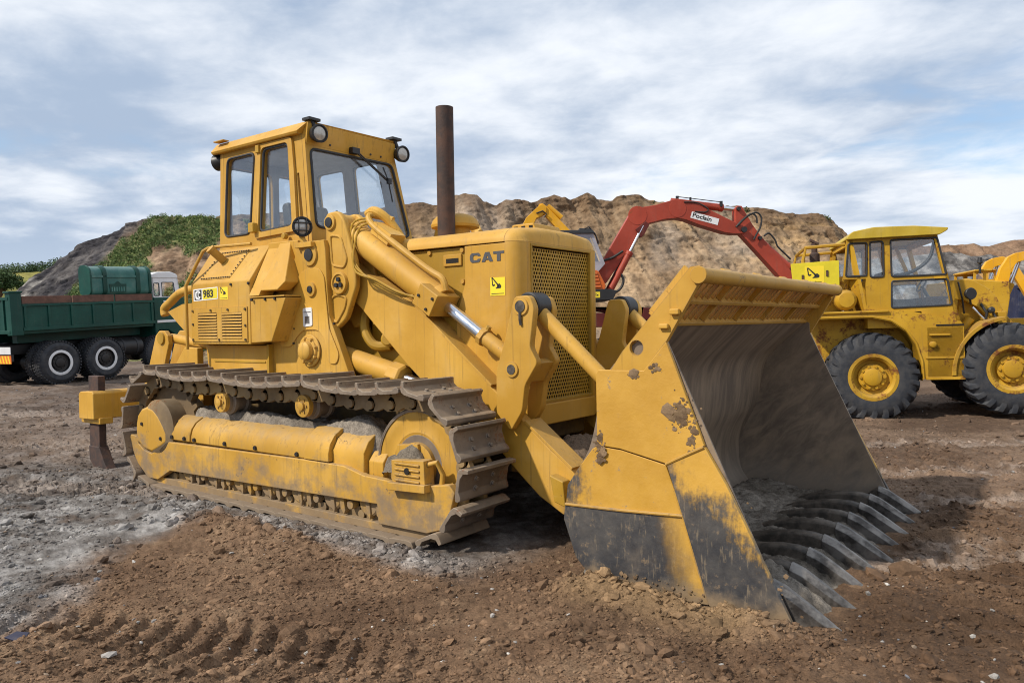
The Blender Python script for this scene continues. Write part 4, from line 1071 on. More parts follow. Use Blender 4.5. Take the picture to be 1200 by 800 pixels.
def tooth(yc, i):
    T = MB(); w = .048
    if i in (0, 8):
        st = [(4.15, .10, w), (4.20, .14, w), (4.24, .17, w), (4.26, .185, w), (4.28, .19, w), (4.30, .19, w)]
    else: st = [(3.66, .09, w * 1.1), (3.80, .150, w * 1.1), (3.95, .185, w), (4.10, .208, w), (4.21, .208, w), (4.30, .190, w)]
    ringv = []
    for x, z, ww in st:
        ringv += [(x, yc - ww, .04), (x, yc - ww * .9, z - .015), (x, yc - ww * .55, z), (x, yc + ww * .55, z), (x, yc + ww * .9, z - .015), (x, yc + ww, .04)]
    F = [tuple(range(6)), tuple(range(30, 36))]
    for k in range(5): F += [(k * 6 + j, k * 6 + (j + 1) % 6, (k + 1) * 6 + (j + 1) % 6, (k + 1) * 6 + j) for j in range(6)]
    sh = T.add(ringv, F).build('tooth', 'darksteel', B, bev=.012, seg=3)
    P = MB(); w = .054; V = []
    for x, zt, zb, ww in ((4.275, .206, .03, w * 1.12), (4.35, .178, .0, w * 1.08), (4.47, .105, -.02, .05), (4.57, .04, -.035, .034), (4.635, .0, -.03, .014)):
        V += [(x, yc - ww, zb), (x, yc - ww, zt - .03), (x, yc - ww * .32, zt), (x, yc + ww * .32, zt), (x, yc + ww, zt - .03), (x, yc + ww, zb)]
    F = [tuple(range(6)), tuple(range(24, 30))]
    for k in range(4): F += [(k * 6 + j, k * 6 + (j + 1) % 6, (k + 1) * 6 + (j + 1) % 6, (k + 1) * 6 + j) for j in range(6)]
    P.add(V, F).build('tooth_tip', 'steel_tip', sh, bev=.012, seg=3)
    return sh


M['steel_tip'] = plain('polished_tip_steel', (.22, .205, .19), .38, .6, .5, 7, .25, (.05, .045, .042))
for i in range(9):
    tooth(-1.425 + i * .357, i)
# ================================================================== ground and setting
def vnoise(x, y, seed=0):
    """smooth value noise, -1..1"""
    xi = np.floor(x).astype(np.int64); yi = np.floor(y).astype(np.int64); xf = x - xi; yf = y - yi
    u = xf * xf * xf * (xf * (xf * 6 - 15) + 10); v = yf * yf * yf * (yf * (yf * 6 - 15) + 10)
    def h(i, j):
        n = (i * 374761393 + j * 668265263 + seed * 974634777) & 0xffffffff
        n = ((n ^ (n >> 13)) * 1274126177) & 0xffffffff
        return ((n ^ (n >> 16)) & 0xffff) / 32767.5 - 1
    a, b, c, d = h(xi, yi), h(xi + 1, yi), h(xi, yi + 1), h(xi + 1, yi + 1)
    return (a * (1 - u) + b * u) * (1 - v) + (c * (1 - u) + d * u) * v


def fbm(x, y, f, o=4, g=.5, seed=0, ridge=False):
    s = 0; A = 1; tot = 0
    for k in range(o):
        # rotate each octave so no lattice shows
        c, n = math.cos(k * 1.1 + .4), math.sin(k * 1.1 + .4)
        q = vnoise((x * c - y * n) * f + 17.3 * k, (x * n + y * c) * f - 9.1 * k, seed + k)
        if ridge: q = 1 - 2 * np.abs(q)
        s = s + q * A; tot += A; A *= g; f *= 2.03
    return s / tot


def sst(a, b, x):
    t = np.clip((x - a) / (b - a), 0, 1); return t * t * (3 - 2 * t)


dn, rn = np.array(d_[:2]), np.array(r_[:2]); C2 = np.array(CAMP[:2])


def ab(x, y):
    """metres to the right of and ahead of the photographer's spot"""
    return (x - C2[0]) * rn[0] + (y - C2[1]) * rn[1], (x - C2[0]) * dn[0] + (y - C2[1]) * dn[1]


def xy(a, b): return C2[0] + a * rn[0] + b * dn[0], C2[1] + a * rn[1] + b * dn[1]


def strip(x, y, p0, p1, w):
    p0 = np.array(p0); p1 = np.array(p1); L = np.linalg.norm(p1 - p0); t = (p1 - p0) / L
    s = (x - p0[0]) * t[0] + (y - p0[1]) * t[1]; n = -(x - p0[0]) * t[1] + (y - p0[1]) * t[0]
    m = sst(-.2, .3, s) * (1 - sst(L - .3, L + .2, s)) * (1 - sst(w / 2 - .05, w / 2 + .05, np.abs(n)))
    return s, n, m


def grey_zone(x, y):
    nz = fbm(x, y, .9, 5, .55, 5) * .55
    left = sst(.25, -.35, x - (.63 - .58 * (y + 3.87)) + nz)
    band = sst(-2.05, -1.75, y + nz * .35) * sst(2.7, 1.9, x) * sst(-.9, -1.2, -y * 0 + -1.3)
    far = sst(-9, -4.5, x + nz * 6)
    return np.clip(np.maximum(left * (.35 + .65 * far), band * .8), 0, 1)


RUTS = [((1.7, 5.05), (7.5, 5.5), .62, .30), ((1.9, 6.45), (9, 7.0), .62, .30), ((1.6, 8.0), (11, 8.5), .7, .3), ((2.5, 10.0), (12, 9.6), .7, .3), ((-3.0, 7.6), (-9, 8.6), .7, .25), ((-5.0, 10.5), (-14, 11.5), .7, .25), ((-4.5, 13.5), (-16, 14.0), .8, .25)]


def gh(x, y, detail=True):
    a, b = ab(x, y)
    z = .36 * sst(9, 18, b) * sst(3, -7, a) + .08 * sst(11, 13, b) * sst(6, 9, a)
    # flat where the big machine and the wheels stand
    near = np.exp(-(np.maximum(np.abs(x + .2) - 2.6, 0) ** 2 + np.maximum(np.abs(y) - 1.5, 0) ** 2) / .18)
    calm = 1 - .8 * near
    z = z + calm * (.055 * fbm(x, y, .45, 3, .5, 1) + .035 * fbm(x, y, 1.7, 3, .5, 2)) - .035 * near - .012
    if not detail: return z
    fade = np.clip(14 / np.maximum(b, 1), 0, 1)
    rough = .55 + .45 * sst(-.2, .5, fbm(x, y, .8, 3, .5, 31))
    # clods: billowy lumps at three sizes
    z = z + rough * (.030 * np.abs(fbm(x, y, 3.2, 3, .55, 3)) + .022 * fbm(x, y, 6.5, 3, .58, 4) + .014 * np.abs(fbm(x, y, 15, 3, .6, 6)) * 2 + .007 * fbm(x, y, 40, 2, .6, 8)) * fade
    # cleat prints: three old machine tracks
    for p0, p1, w, pit, dep in (((.7, -4.1), (3.2, -3.0), .75, .16, .05), ((5.45, -1.2), (3.9, 6.5), .62, .23, .085), ((6.6, -.6), (5.2, 7.5), .62, .23, .085), ((-6.6, -3.4), (-16, 0.5), .8, .22, .04), ((3.6, 5.2), (1.2, 9.5), .7, .2, .03)):
        s, n, m = strip(x, y, p0, p1, w)
        ph = (s + .25 * np.abs(n) * (1 if dep > .031 else 0) + .02 * fbm(x, y, 3, 2, .5, 40)) / pit
        tri = np.abs((ph % 1) - .5) * 2
        m = m * (.5 + .5 * sst(-.35, .25, fbm(x, y, 1.3, 3, .5, 33)))
        z = z + m * (-.015 + dep * (sst(.25, .75, tri) - .5))
    for p0, p1, w, pit in RUTS:
        s, n, m = strip(a, b, p0, p1, w)
        tri = np.abs(((s + .03 * fbm(x, y, 3, 2, .5, 41)) / pit % 1) - .5) * 2
        m = m * (.45 + .55 * sst(-.3, .2, fbm(x, y, 1.1, 3, .5, 34)))
        rim = np.exp(-((np.abs(n) - w / 2 - .06) / .07) ** 2) * sst(-.1, .2, s)
        z = z + m * (-.03 + .045 * sst(.80, .95, tri)) + .030 * rim * (.6 + fbm(x, y, 2.2, 3, .5, 42))
    # spoil pushed up beside the running gear and round the bucket
    bm1 = np.exp(-((y + 2.02) / .17) ** 2) * sst(-1.6, -.6, x) * sst(1.5, .4, x)
    z = z + bm1 * (.09 + .09 * fbm(x, y, 5, 3, .6, 12))
    bm0 = np.exp(-((y + 1.66) / .13) ** 2) * sst(-2.9, -2.2, x) * sst(2.3, 1.7, x)
    z = z + bm0 * (.035 + .03 * fbm(x, y, 6, 3, .6, 13))
    bm2 = np.exp(-((y + 1.66) / .14) ** 2) * sst(2.9, 3.2, x) * sst(4.55, 4.2, x)
    z = z + bm2 * (.105 + .06 * fbm(x, y, 6, 3, .6, 14))
    bm3 = np.exp(-((x - 4.62) / .16) ** 2) * sst(-1.7, -1.4, y) * sst(1.7, 1.4, y)
    z = z - bm3 * .02
    inb = sst(2.95, 3.1, x) * sst(4.5, 4.35, x) * sst(1.56, 1.48, np.abs(y))
    z = z * (1 - inb) + inb * np.minimum(z, -.06)
    rl = np.exp(-((y + 1.1) / .5) ** 2) * np.exp(-((x + 4.0) / .5) ** 2)
    return z - rl * .07


def grid_obj(name, X, Y, Z, m, cols=None, smooth=True):
    nr, nc = X.shape
    me = bpy.data.meshes.new(name)
    co = np.stack([X, Y, Z], -1).reshape(-1, 3).astype(np.float32)
    i = np.arange(nr * nc).reshape(nr, nc)
    q = np.stack([i[:-1, :-1], i[:-1, 1:], i[1:, 1:], i[1:, :-1]], -1).reshape(-1, 4)
    me.vertices.add(len(co)); me.vertices.foreach_set('co', co.ravel())
    me.loops.add(q.size); me.loops.foreach_set('vertex_index', q.ravel().astype(np.int32))
    me.polygons.add(len(q)); me.polygons.foreach_set('loop_start', np.arange(0, q.size, 4, dtype=np.int32))
    me.polygons.foreach_set('use_smooth', np.full(len(q), smooth))
    if cols is not None:
        at = me.color_attributes.new('zone', 'FLOAT_COLOR', 'POINT')
        c4 = np.ones((len(co), 4), np.float32); c4[:, :3] = cols.reshape(-1, 3); at.data.foreach_set('color', c4.ravel())
    me.update(); me.validate()
    me.materials.append(M[m])
    o = bpy.data.objects.new(name, me); COL.objects.link(o); return o


def tri_obj(name, V, F, m, cols=None, smooth=False):
    me = bpy.data.meshes.new(name)
    me.vertices.add(len(V)); me.vertices.foreach_set('co', np.asarray(V, np.float32).ravel())
    F = np.asarray(F, np.int32); k = F.shape[1]
    me.loops.add(F.size); me.loops.foreach_set('vertex_index', F.ravel())
    me.polygons.add(len(F)); me.polygons.foreach_set('loop_start', np.arange(0, F.size, k, dtype=np.int32))
    me.polygons.foreach_set('use_smooth', np.full(len(F), smooth))
    if cols is not None:
        at = me.color_attributes.new('zone', 'FLOAT_COLOR', 'POINT')
        c4 = np.ones((len(V), 4), np.float32); c4[:, :3] = cols; at.data.foreach_set('color', c4.ravel())
    me.update(); me.validate(); me.materials.append(M[m])
    o = bpy.data.objects.new(name, me); COL.objects.link(o); return o


def attr_mat(name, rough=.9, fine=60, var=.35, bump=.5, bd=.012, spec=.2):
    """albedo carried by the mesh (soil kinds), grain added by noise"""
    m, t, b = mat(name)
    at = t.new('ShaderNodeVertexColor', layer_name='zone').outputs[0]
    oc = t.new('ShaderNodeTexCoord').outputs['Object']
    n1 = t.noise(oc, fine, 5, .7); n2 = t.noise(oc, fine * .17, 5, .65)
    f = t.math('ADD', t.math('MULTIPLY', n1, .55), t.math('MULTIPLY', n2, .45))
    v = t.ramp(f, .32, .68, 1 - var, 1 + var)
    mul = t.new('ShaderNodeVectorMath', operation='SCALE'); t.put(mul.inputs[0], at); t.put(mul.inputs['Scale'], v)
    t.put(b.inputs['Base Color'], mul.outputs[0])
    t.put(b.inputs['Roughness'], rough); b.inputs['Specular IOR Level'].default_value = spec
    t.put(b.inputs['Normal'], t.bump(t.math('ADD', n1, n2), bump, bd))
    return m


M['soil'] = attr_mat('soil_surface', .92, 95, .48, .9, .010)
M['rockface'] = attr_mat('quarry_face', .95, 3.2, .45, .9, .10, .1)
M['heapmat'] = attr_mat('spoil_surface', .95, 4.0, .55, .9, .10, .1)
M['stone'] = attr_mat('stones', .92, 40, .3, .6, .006)
M['leaf'] = attr_mat('leaves', .7, 3, .3, 0., .01, .25)


def mixc(a, b, f): f = f[..., None]; return np.asarray(a) * (1 - f) + np.asarray(b) * f


def soil_colour(x, y):
    a, b = ab(x, y)
    n = fbm(x, y, .7, 5, .6, 21); n2 = fbm(x, y, 3.1, 5, .6, 22); n3 = fbm(x, y, 11, 4, .6, 23)
    brown = mixc((.098, .058, .034), (.178, .112, .068), sst(-.45, .45, n * .5 + n2 * .6))
    brown = mixc(brown, (.22, .148, .092), .6 * sst(.15, .5, n3 * .6 + n * .5))
    grey = mixc((.120, .110, .103), (.33, .32, .312), sst(-.3, .5, n2 * .6 + n3 * .5 + n * .25))
    c = mixc(brown, grey, grey_zone(x, y) * sst(-.75, .05, n2 * .7 + n3 * .3 + .12))
    # the trodden floor beyond: pinkish brown streaked with grey and pale dust
    mid = mixc((.088, .054, .034), (.195, .132, .090), sst(-.4, .4, fbm(x * .6 + y * .3, y * 1.7 - x * .5, .9, 5, .6, 25) + .25 * n3))
    c = mixc(c, mid, .85 * sst(.3, 1.6, y + .6 * n) * sst(2.0, 3.6, x + .6 * n))
    mid2 = mixc((.078, .050, .034), (.175, .122, .086), sst(-.4, .4, fbm(x * .9 - y * .3, y * .7 + x * .3, .8, 5, .6, 27) + .25 * n3))
    c = mixc(c, mid2, .75 * sst(7, 11, b))
    c = c * (1 - .28 * sst(.0, .45, fbm(x, y, .55, 4, .6, 29)))[..., None]
    for p0, p1, w, pit in RUTS:
        s, q, m = strip(a, b, p0, p1, w * .9)
        c = mixc(c, mixc((.17, .125, .095), (.29, .235, .195), sst(-.4, .3, n3 + .4 * n2)), .62 * m * sst(-.4, .25, n2 * .7 + n3 * .3))
    # clayey ochre by the bucket
    c = mixc(c, (.25, .165, .088), .75 * np.exp(-((y + 1.66) / .2) ** 2) * sst(2.9, 3.3, x) * sst(4.5, 4.1, x))
    return c


NRAD, NANG = 760, 900
rad = 1.1 * (95 / 1.1) ** (np.arange(NRAD) / (NRAD - 1))
rad = np.concatenate([[.02, .5], rad, [140, 220, 400, 800, 1800]])
base_ang = math.atan2(d_.y, d_.x)
fine_a = np.linspace(-R(56), R(56), NANG)
coarse = np.linspace(R(56), 2 * math.pi - R(56), 60)[1:]
ang = np.concatenate([fine_a, coarse]) + base_ang
RR, AA = np.meshgrid(rad, ang, indexing='ij')
GX, GY = C2[0] + RR * np.cos(AA), C2[1] + RR * np.sin(AA)
GZ = gh(GX, GY) * sst(150, 60, RR) - sst(90, 400, RR) * 1.5
tag(grid_obj('ground', GX, GY, GZ, 'soil', soil_colour(GX, GY)), 'churned brown and grey quarry soil', None, None, 'structure')


# ---- quarry faces and heaps: parametric slopes
def slope(name, m, ridge, btop, toe, prof, colf, amp=.5, gully=.6, seed=50, da=.09, nt=150, label='', back=6., gf=.55):
    """ridge: (pixel x, y) of the crest seen from the spot, turned into metres at distance btop"""
    px = np.array([p[0] for p in ridge], float); py = np.array([p[1] for p in ridge], float)
    A0, A1 = (px[0] - 600) / 890 * btop, (px[-1] - 600) / 890 * btop
    a = np.arange(A0, A1, da)
    ppx = a / btop * 890 + 600
    hor = 381 - (ppx - 600) * .0157
    H = 1.62 + (hor - np.interp(ppx, px, py)) / 890 * btop
    H = H + .10 * fbm(a, a * 0 + seed, 1.1, 4, .6, seed) * np.minimum(1, H / 3)
    t = np.concatenate([np.linspace(0, 1, nt), 1 + np.linspace(.03, 1, 14)])
    Ag, Tg = np.meshgrid(a, t, indexing='ij'); Hg = H[:, None]
    tc_ = np.minimum(Tg, 1)
    pr = np.array(prof)
    zf = np.interp(tc_, pr[:, 0], pr[:, 2]); bf = np.interp(tc_, pr[:, 0], pr[:, 1])
    z = Hg * zf
    b = toe + (btop - toe) * bf
    arc = z * 1.2 + b * .5
    gl = fbm(Ag + .25 * arc, arc * .13, gf, 4, .5, seed + 3, True)
    env = sst(0, .25, tc_)
    b = b - gully * gl * env - amp * fbm(Ag, arc, .35, 5, .55, seed + 9) * env
    z = z + amp * .25 * fbm(Ag, arc * 1.3, .9, 4, .55, seed + 13) * env * sst(1.0, .75, tc_) - sst(1, 2, Tg) * .6
    b = b + np.maximum(Tg - 1, 0) * back
    z = np.where(tc_ < .02, -1.0, z)
    fine = .13 * fbm(Ag, arc * 1.2, 2.6, 4, .6, seed + 17) * env
    b = b - fine; z = z + fine * .35
    X, Y = xy(Ag, b)
    o = grid_obj(name, X, Y, z, m, colf(Ag, z, zf, gl))
    return tag(o, label, None, None, 'structure')


def cliff_col(a, z, t, gl):
    n = fbm(a, z, .35, 5, .6, 71); n2 = fbm(a * 1.6 + .3 * z, z * .28, 1.2, 5, .62, 72); st = fbm(a * .25, z * 1.4 + .15 * a, .9, 4, .6, 73)
    c = mixc((.185, .122, .073), (.385, .272, .168), sst(-.45, .45, n * .6 + n2 * .6))
    c = mixc(c, (.44, .29, .14), .55 * sst(.05, .5, st + .3 * n2))
    c = mixc(c, (.27, .225, .185), .7 * sst(.0, .5, fbm(a, z, .22, 4, .6, 74) - .012 * (a < 0)))
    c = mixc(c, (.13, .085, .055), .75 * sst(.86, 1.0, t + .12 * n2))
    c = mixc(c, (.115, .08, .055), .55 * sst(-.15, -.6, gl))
    vs = fbm(a * 3.2 + .6 * z, z * .22, .8, 5, .6, 76)
    c = mixc(c, (.12, .08, .05), .38 * sst(.12, .5, vs)); c = mixc(c, (.44, .34, .23), .2 * sst(.15, .5, -vs))
    c = c * (.80 + .12 * sst(-.3, .4, fbm(a, z, .18, 3, .5, 78)))[..., None]
    return c


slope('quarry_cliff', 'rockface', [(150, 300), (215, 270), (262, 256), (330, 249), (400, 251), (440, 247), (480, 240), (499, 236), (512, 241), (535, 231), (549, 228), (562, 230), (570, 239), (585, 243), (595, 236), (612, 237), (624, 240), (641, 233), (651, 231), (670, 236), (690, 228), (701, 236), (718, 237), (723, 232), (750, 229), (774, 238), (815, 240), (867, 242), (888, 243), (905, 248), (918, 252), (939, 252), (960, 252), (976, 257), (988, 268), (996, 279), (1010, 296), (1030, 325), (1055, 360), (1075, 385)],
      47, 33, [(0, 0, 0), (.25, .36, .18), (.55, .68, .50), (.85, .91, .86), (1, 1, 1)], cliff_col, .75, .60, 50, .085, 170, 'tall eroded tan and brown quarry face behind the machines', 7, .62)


def dark_col(a, z, t, gl):
    n = fbm(a, z, .5, 5, .6, 81); n2 = fbm(a, z, 2.2, 5, .62, 82)
    c = mixc((.030, .029, .034), (.125, .116, .114), sst(-.35, .55, n * .5 + n2 * .6))
    # pale grey dust towards the left toe, brown earth under the weeds on the right
    c = mixc(c, mixc((.17, .16, .15), (.44, .42, .38), sst(-.4, .4, n2)), sst(.05, .75, (-21.5 - a) / 5 + .5 * n2 + .35 * n - (z - 2.0) * .13))
    c = mixc(c, mixc((.16, .105, .068), (.30, .21, .14), sst(-.4, .4, n2)), sst(-20.6, -19.2, a - .25 * (z - 6.0) + 1.6 * n))
    # low green growth on the right flank
    dd = fbm(a, z, .45, 4, .6, 120)
    gm = sst(-.25, .15, dd + .12 * (z < 4.5) + .25 * n2) * sst(-20.2, -18.9, a - .25 * (z - 6.0) + 1.2 * dd)
    c = mixc(c, mixc((.075, .125, .036), (.145, .185, .06), sst(-.4, .4, n2)), .8 * gm)
    return c


slope('spoil_heap', 'heapmat', [(-60, 372), (0, 356), (32, 341), (60, 319), (76, 304), (92, 296), (112, 283), (136, 272), (148, 265), (160, 261), (178, 257), (192, 254), (210, 255), (234, 254), (262, 256), (300, 262), (360, 275), (430, 300)],
      41, 31, [(0, 0, 0), (.25, .24, .2), (1, 1, 1)], dark_col, .7, .5, 60, .085, 150, 'dark slate spoil heap with a weedy right flank behind the truck', 8)


def gravel_col(a, z, t, gl):
    n2 = fbm(a, z, 2.0, 5, .65, 92); n = fbm(a, z, .5, 4, .6, 91)
    return mixc(mixc((.085, .08, .078), (.25, .238, .225), sst(-.35, .45, n2 + .3 * n)), (.26, .17, .11), .5 * sst(.0, .5, n))


slope('gravel_heap', 'heapmat', [(960, 330), (985, 310), (1010, 302), (1040, 305), (1075, 300), (1110, 297), (1140, 300), (1160, 298), (1185, 304), (1210, 302), (1260, 310), (1320, 325), (1400, 350)], 40, 33, [(0, 0, 0), (1, 1, 1)], gravel_col, .5, .35, 95, .09, 90, 'grey rubble heap behind the wheeled loader', 5)
slope('far_ridge', 'rockface', [(900, 300), (1000, 292), (1060, 290), (1100, 288), (1130, 287), (1140, 285), (1150, 289), (1164, 289), (1181, 288), (1192, 281), (1202, 280), (1240, 284), (1300, 290), (1420, 300)], 75, 62, [(0, 0, 0), (1, 1, 1)], lambda a, z, t, g: mixc((.14, .085, .055), (.22, .145, .095), sst(-.4, .4, fbm(a, z, .5, 5, .6, 99))), .8, .5, 96, .16, 60, 'brown earth ridge beyond the grey rubble', 10)


def field_col(a, z, t, gl):
    n = fbm(a, z * 3, .12, 4, .6, 111)
    return mixc((.075, .095, .030), (.23, .21, .062), sst(-.35, .35, n + .9 * (t - .55)))


slope('field', 'heapmat', [(-420, 318), (-200, 316), (-60, 319), (0, 321), (40, 319), (80, 318), (160, 320), (300, 330)], 150, 75, [(0, 0, 0), (.5, .45, .42), (1, 1, 1)], field_col, .6, .3, 97, .5, 60, 'yellow green field rising on the far left', 30)

# ---- plants


def leaf_cloud(centres, radii, n, size, cols, seed=1, flat=.8):
    """many small leaf faces filling clumps; returns verts, tris, colours"""
    g = np.random.default_rng(seed)
    k = g.integers(0, len(centres), n)
    dirs = g.normal(size=(n, 3)); dirs /= np.linalg.norm(dirs, axis=1)[:, None]
    rr = g.random(n) ** .45
    P = np.asarray(centres)[k] + dirs * (np.asarray(radii)[k] * rr)[:, None] * np.array([1, 1, flat])
    u = g.normal(size=(n, 3)); u /= np.linalg.norm(u, axis=1)[:, None]
    v = np.cross(u, g.normal(size=(n, 3))); v /= np.linalg.norm(v, axis=1)[:, None]
    s = size * (.5 + g.random(n))[:, None]
    V = np.stack([P - u * s, P + v * s * .5, P + u * s, P - v * s * .5], 1).reshape(-1, 3)
    F = np.arange(4 * n).reshape(n, 4)
    cc = np.asarray(cols)[g.integers(0, len(cols), len(centres))][k] * (.75 + .5 * g.random(n))[:, None]
    return V, F, np.repeat(cc, 4, 0)


# weeds over the right flank of the dark heap
def heap_point(px, tt):
    pass


hp_ = bpy.data.objects['spoil_heap'].data
hv = np.empty(len(hp_.vertices) * 3, np.float32); hp_.vertices.foreach_get('co', hv); hv = hv.reshape(-1, 3)
ha, hb_ = ab(hv[:, 0], hv[:, 1])
den_ = fbm(ha, hv[:, 2], .45, 4, .6, 120)
edge_ = ha - .25 * (hv[:, 2] - 6.0)
ok = (edge_ > -19.7 - 1.2 * den_) & (hv[:, 2] > .6) & (hb_ < 41.5) & (den_ + .12 * (hv[:, 2] < 4.5) > -.16) & (ha < -6)
cand = hv[ok]
pick = cand[rng.choice(len(cand), min(6500, len(cand)), replace=False)]
V, F, cc = leaf_cloud(pick + np.array([0, 0, .02]), (.06 + .22 * rng.random(len(pick)) ** 2), 230000, .034, [(.095, .155, .045), (.125, .20, .06), (.17, .23, .075), (.10, .155, .06), (.21, .22, .09)], 3, .9)
tag(tri_obj('weeds', V, F, 'leaf', cc), 'green weeds over the right flank of the dark spoil heap', 'weeds', None, 'stuff')
# tufts along the cliff brow
cv_ = bpy.data.objects['quarry_cliff'].data
hv = np.empty(len(cv_.vertices) * 3, np.float32); cv_.vertices.foreach_get('co', hv); hv = hv.reshape(-1, 3)
ha, hb_ = ab(hv[:, 0], hv[:, 1])
ok = (hb_ > 46.2) & (hb_ < 47.5) & (fbm(ha, hb_, .8, 3, .5, 130) > .35) & (ha > 8)
cand = hv[ok]; pick = cand[rng.choice(len(cand), min(60, len(cand)), replace=False)]
V, F, cc = leaf_cloud(pick, .10 + .15 * rng.random(len(pick)), 1500, .06, [(.05, .075, .025), (.09, .10, .04)], 5)
tag(tri_obj('grass_tufts', V, F, 'leaf', cc), 'thin grass tufts along the brow of the quarry face', 'grass', None, 'stuff')
# far wood on the field's crest
cs_, rs2 = [], []
for i in range(240):
    a = -150 + 105 * rng.random(); b = 149 + 9 * rng.random()
    px_ = a / 150 * 890 + 600
    zt = 1.62 + (381 - (px_ - 600) * .0157 - (319 - 4 * (px_ > 40))) / 890 * 150
    x, y = xy(a, b); h = .6 + 1.0 * rng.random() ** 1.4 + .7 * max(0, math.sin(a * .13 + 1))
    cs_.append((x, y, zt + h * .35)); rs2.append(h)
V, F, cc = leaf_cloud(np.array(cs_), np.array(rs2), 60000, .19, [(.055, .095, .045), (.07, .115, .05), (.09, .13, .06)], 8, .85)
tag(tri_obj('treeline', V, F, 'leaf', cc), 'dark wood along the crest of the far field', 'wood', None, 'stuff')


def shrub(label, a, b, z, rx, h, n, seed, col):
    x, y = xy(a, b)
    o = thing('bush', label, 'bush', (x, y, z), group='bushes in the field')
    g = np.random.default_rng(seed)
    cs = [(g.normal() * rx * .45, g.normal() * rx * .45, h * (.3 + .5 * g.random())) for _ in range(16)]
    V, F, c = leaf_cloud(np.array(cs), rx * (.3 + .25 * g.random(16)), n, .14, col, seed)
    tri_obj('crown', V, F, 'leaf', c).parent = o
    t = MB()
    for k in range(5):
        q = cs[k]; t.path([(0, 0, -.6), (q[0] * .4, q[1] * .4, h * .25), q], [.12, .07, .02], 6)
    t.build('stem', 'timber', o, bev=0)
    return o


def fz(a, b, py):
    px_ = a / b * 890 + 600; return 1.62 + (381 - (px_ - 600) * .0157 - py) / 890 * b


shrub('large dark green bush above the tail of the green truck', -66, 98, fz(-66, 98, 346), 2.4, 3.0, 9000, 21, [(.055, .095, .036), (.075, .12, .045)])
shrub('rounded mid green bush in the yellow field, right of the larger dark bush', -57.5, 100, fz(-57.5, 100, 336), 1.9, 2.1, 6000, 22, [(.075, .12, .045), (.095, .145, .055)])

# ---- loose stones and clods: real pieces lying on the soil
ico = bmesh.new(); bmesh.ops.create_icosphere(ico, subdivisions=1, radius=1)
IV = np.array([v.co[:] for v in ico.verts]); IF = np.array([[v.index for v in f.verts] for f in ico.faces]); ico.free()
ico = bmesh.new(); bmesh.ops.create_icosphere(ico, subdivisions=2, radius=1)
IV2 = np.array([v.co[:] for v in ico.verts]); IF2 = np.array([[v.index for v in f.verts] for f in ico.faces]); ico.free()


def scatter(name, label, cat, X, Y, S_, pal, seed, sink=.25, flat=.65, iv=IV, ifc=IF, zf=None):
    g = np.random.default_rng(seed); n = len(X); k = len(iv)
    Z = (gh(X, Y) if zf is None else zf) + S_ * (flat - sink * 2) * .5
    V = iv[None] * (1 + .42 * (g.random((n, k, 1)) - .5)) * (1 + .7 * (g.random((n, 1, 3)) - .5)) * np.array([1, 1, flat])
    th = g.random(n) * 6.283; c, s = np.cos(th)[:, None], np.sin(th)[:, None]
    tl = (g.random((n, 1)) - .5) * .9
    x = V[..., 0] * c - V[..., 1] * s; y = V[..., 0] * s + V[..., 1] * c; z = V[..., 2] + x * tl
    V = np.stack([x, y, z], -1) * S_[:, None, None] + np.stack([X, Y, Z], -1)[:, None]
    F = (ifc[None] + (np.arange(n) * k)[:, None, None]).reshape(-1, 3)
    pal = None if pal is None else np.asarray(pal)
    cc = (soil_colour(X, Y) * 1.08 if pal is None else pal[g.integers(0, len(pal), n)]) * (.75 + .5 * g.random((n, 1)))
    o = tri_obj(name, V.reshape(-1, 3), F, 'stone', np.repeat(cc, k, 0), smooth=False)
    return tag(o, label, cat, None, 'stuff')


def spread(n, seed, bmin, bmax, power=1.0, half=.72):
    g = np.random.default_rng(seed)
    b = bmin * (bmax / bmin) ** (g.random(n) ** power); a = (g.random(n) * 2 - 1) * half * b
    X, Y = xy(a, b)
    inside = ((np.abs(Y) < 1.5) & (X > -2.7) & (X < 2.2)) | ((np.abs(Y) < 1.5) & (X > 2.9) & (X < 4.6))
    clump = fbm(X, Y, .9, 3, .5, seed + 200)
    keep = ~inside & (clump + .5 * g.random(n) > .0)
    return X[keep], Y[keep], g


X, Y, g = spread(90000, 301, 2.6, 16)
scatter('soil_clods', 'small brown soil clods over the quarry floor', 'clods', X, Y, .0055 * np.exp(.62 * g.normal(size=len(X))) + .002, None, 302, .3)
X, Y, g = spread(11000, 303, 2.6, 22)
gz = grey_zone(X, Y); kp = g.random(len(X)) < .13 + .8 * gz; X, Y = X[kp], Y[kp]
scatter('gravel', 'pale grey and white gravel over the quarry floor', 'gravel', X, Y, .0055 * np.exp(.6 * g.normal(size=len(X))) + .002, [(.26, .245, .23), (.33, .315, .295), (.20, .19, .185), (.40, .385, .36), (.25, .19, .14), (.13, .13, .14)], 304, .15)
# bigger lumps: beside the track, along the bucket, on the left
g = np.random.default_rng(310); XX, YY, SS = [], [], []
for cx0, cy0, sx0, sy0, n, s0 in ((.0, -2.02, .8, .15, 260, .017), (-1.6, -1.75, 1.0, .12, 260, .013), (1.4, -1.72, .8, .10, 260, .011), (3.7, -1.70, .55, .10, 260, .014), (3.2, -2.2, .8, .3, 120, .011), (-3.5, -2.3, 2.2, .8, 420, .018), (3.6, -2.5, .9, .5, 60, .011), (4.8, 1.0, .5, 1.6, 110, .013), (4.0, 5.8, 2.0, 1.6, 260, .02), (-9, -.5, 3.5, 1.8, 260, .035), (2.4, 9.5, 2.5, 1.5, 80, .04)):
    XX += list(cx0 + sx0 * g.normal(size=n)); YY += list(cy0 + sy0 * g.normal(size=n)); SS += list(s0 * np.exp(.55 * g.normal(size=n)))
XX, YY, SS = map(np.array, (XX, YY, SS))
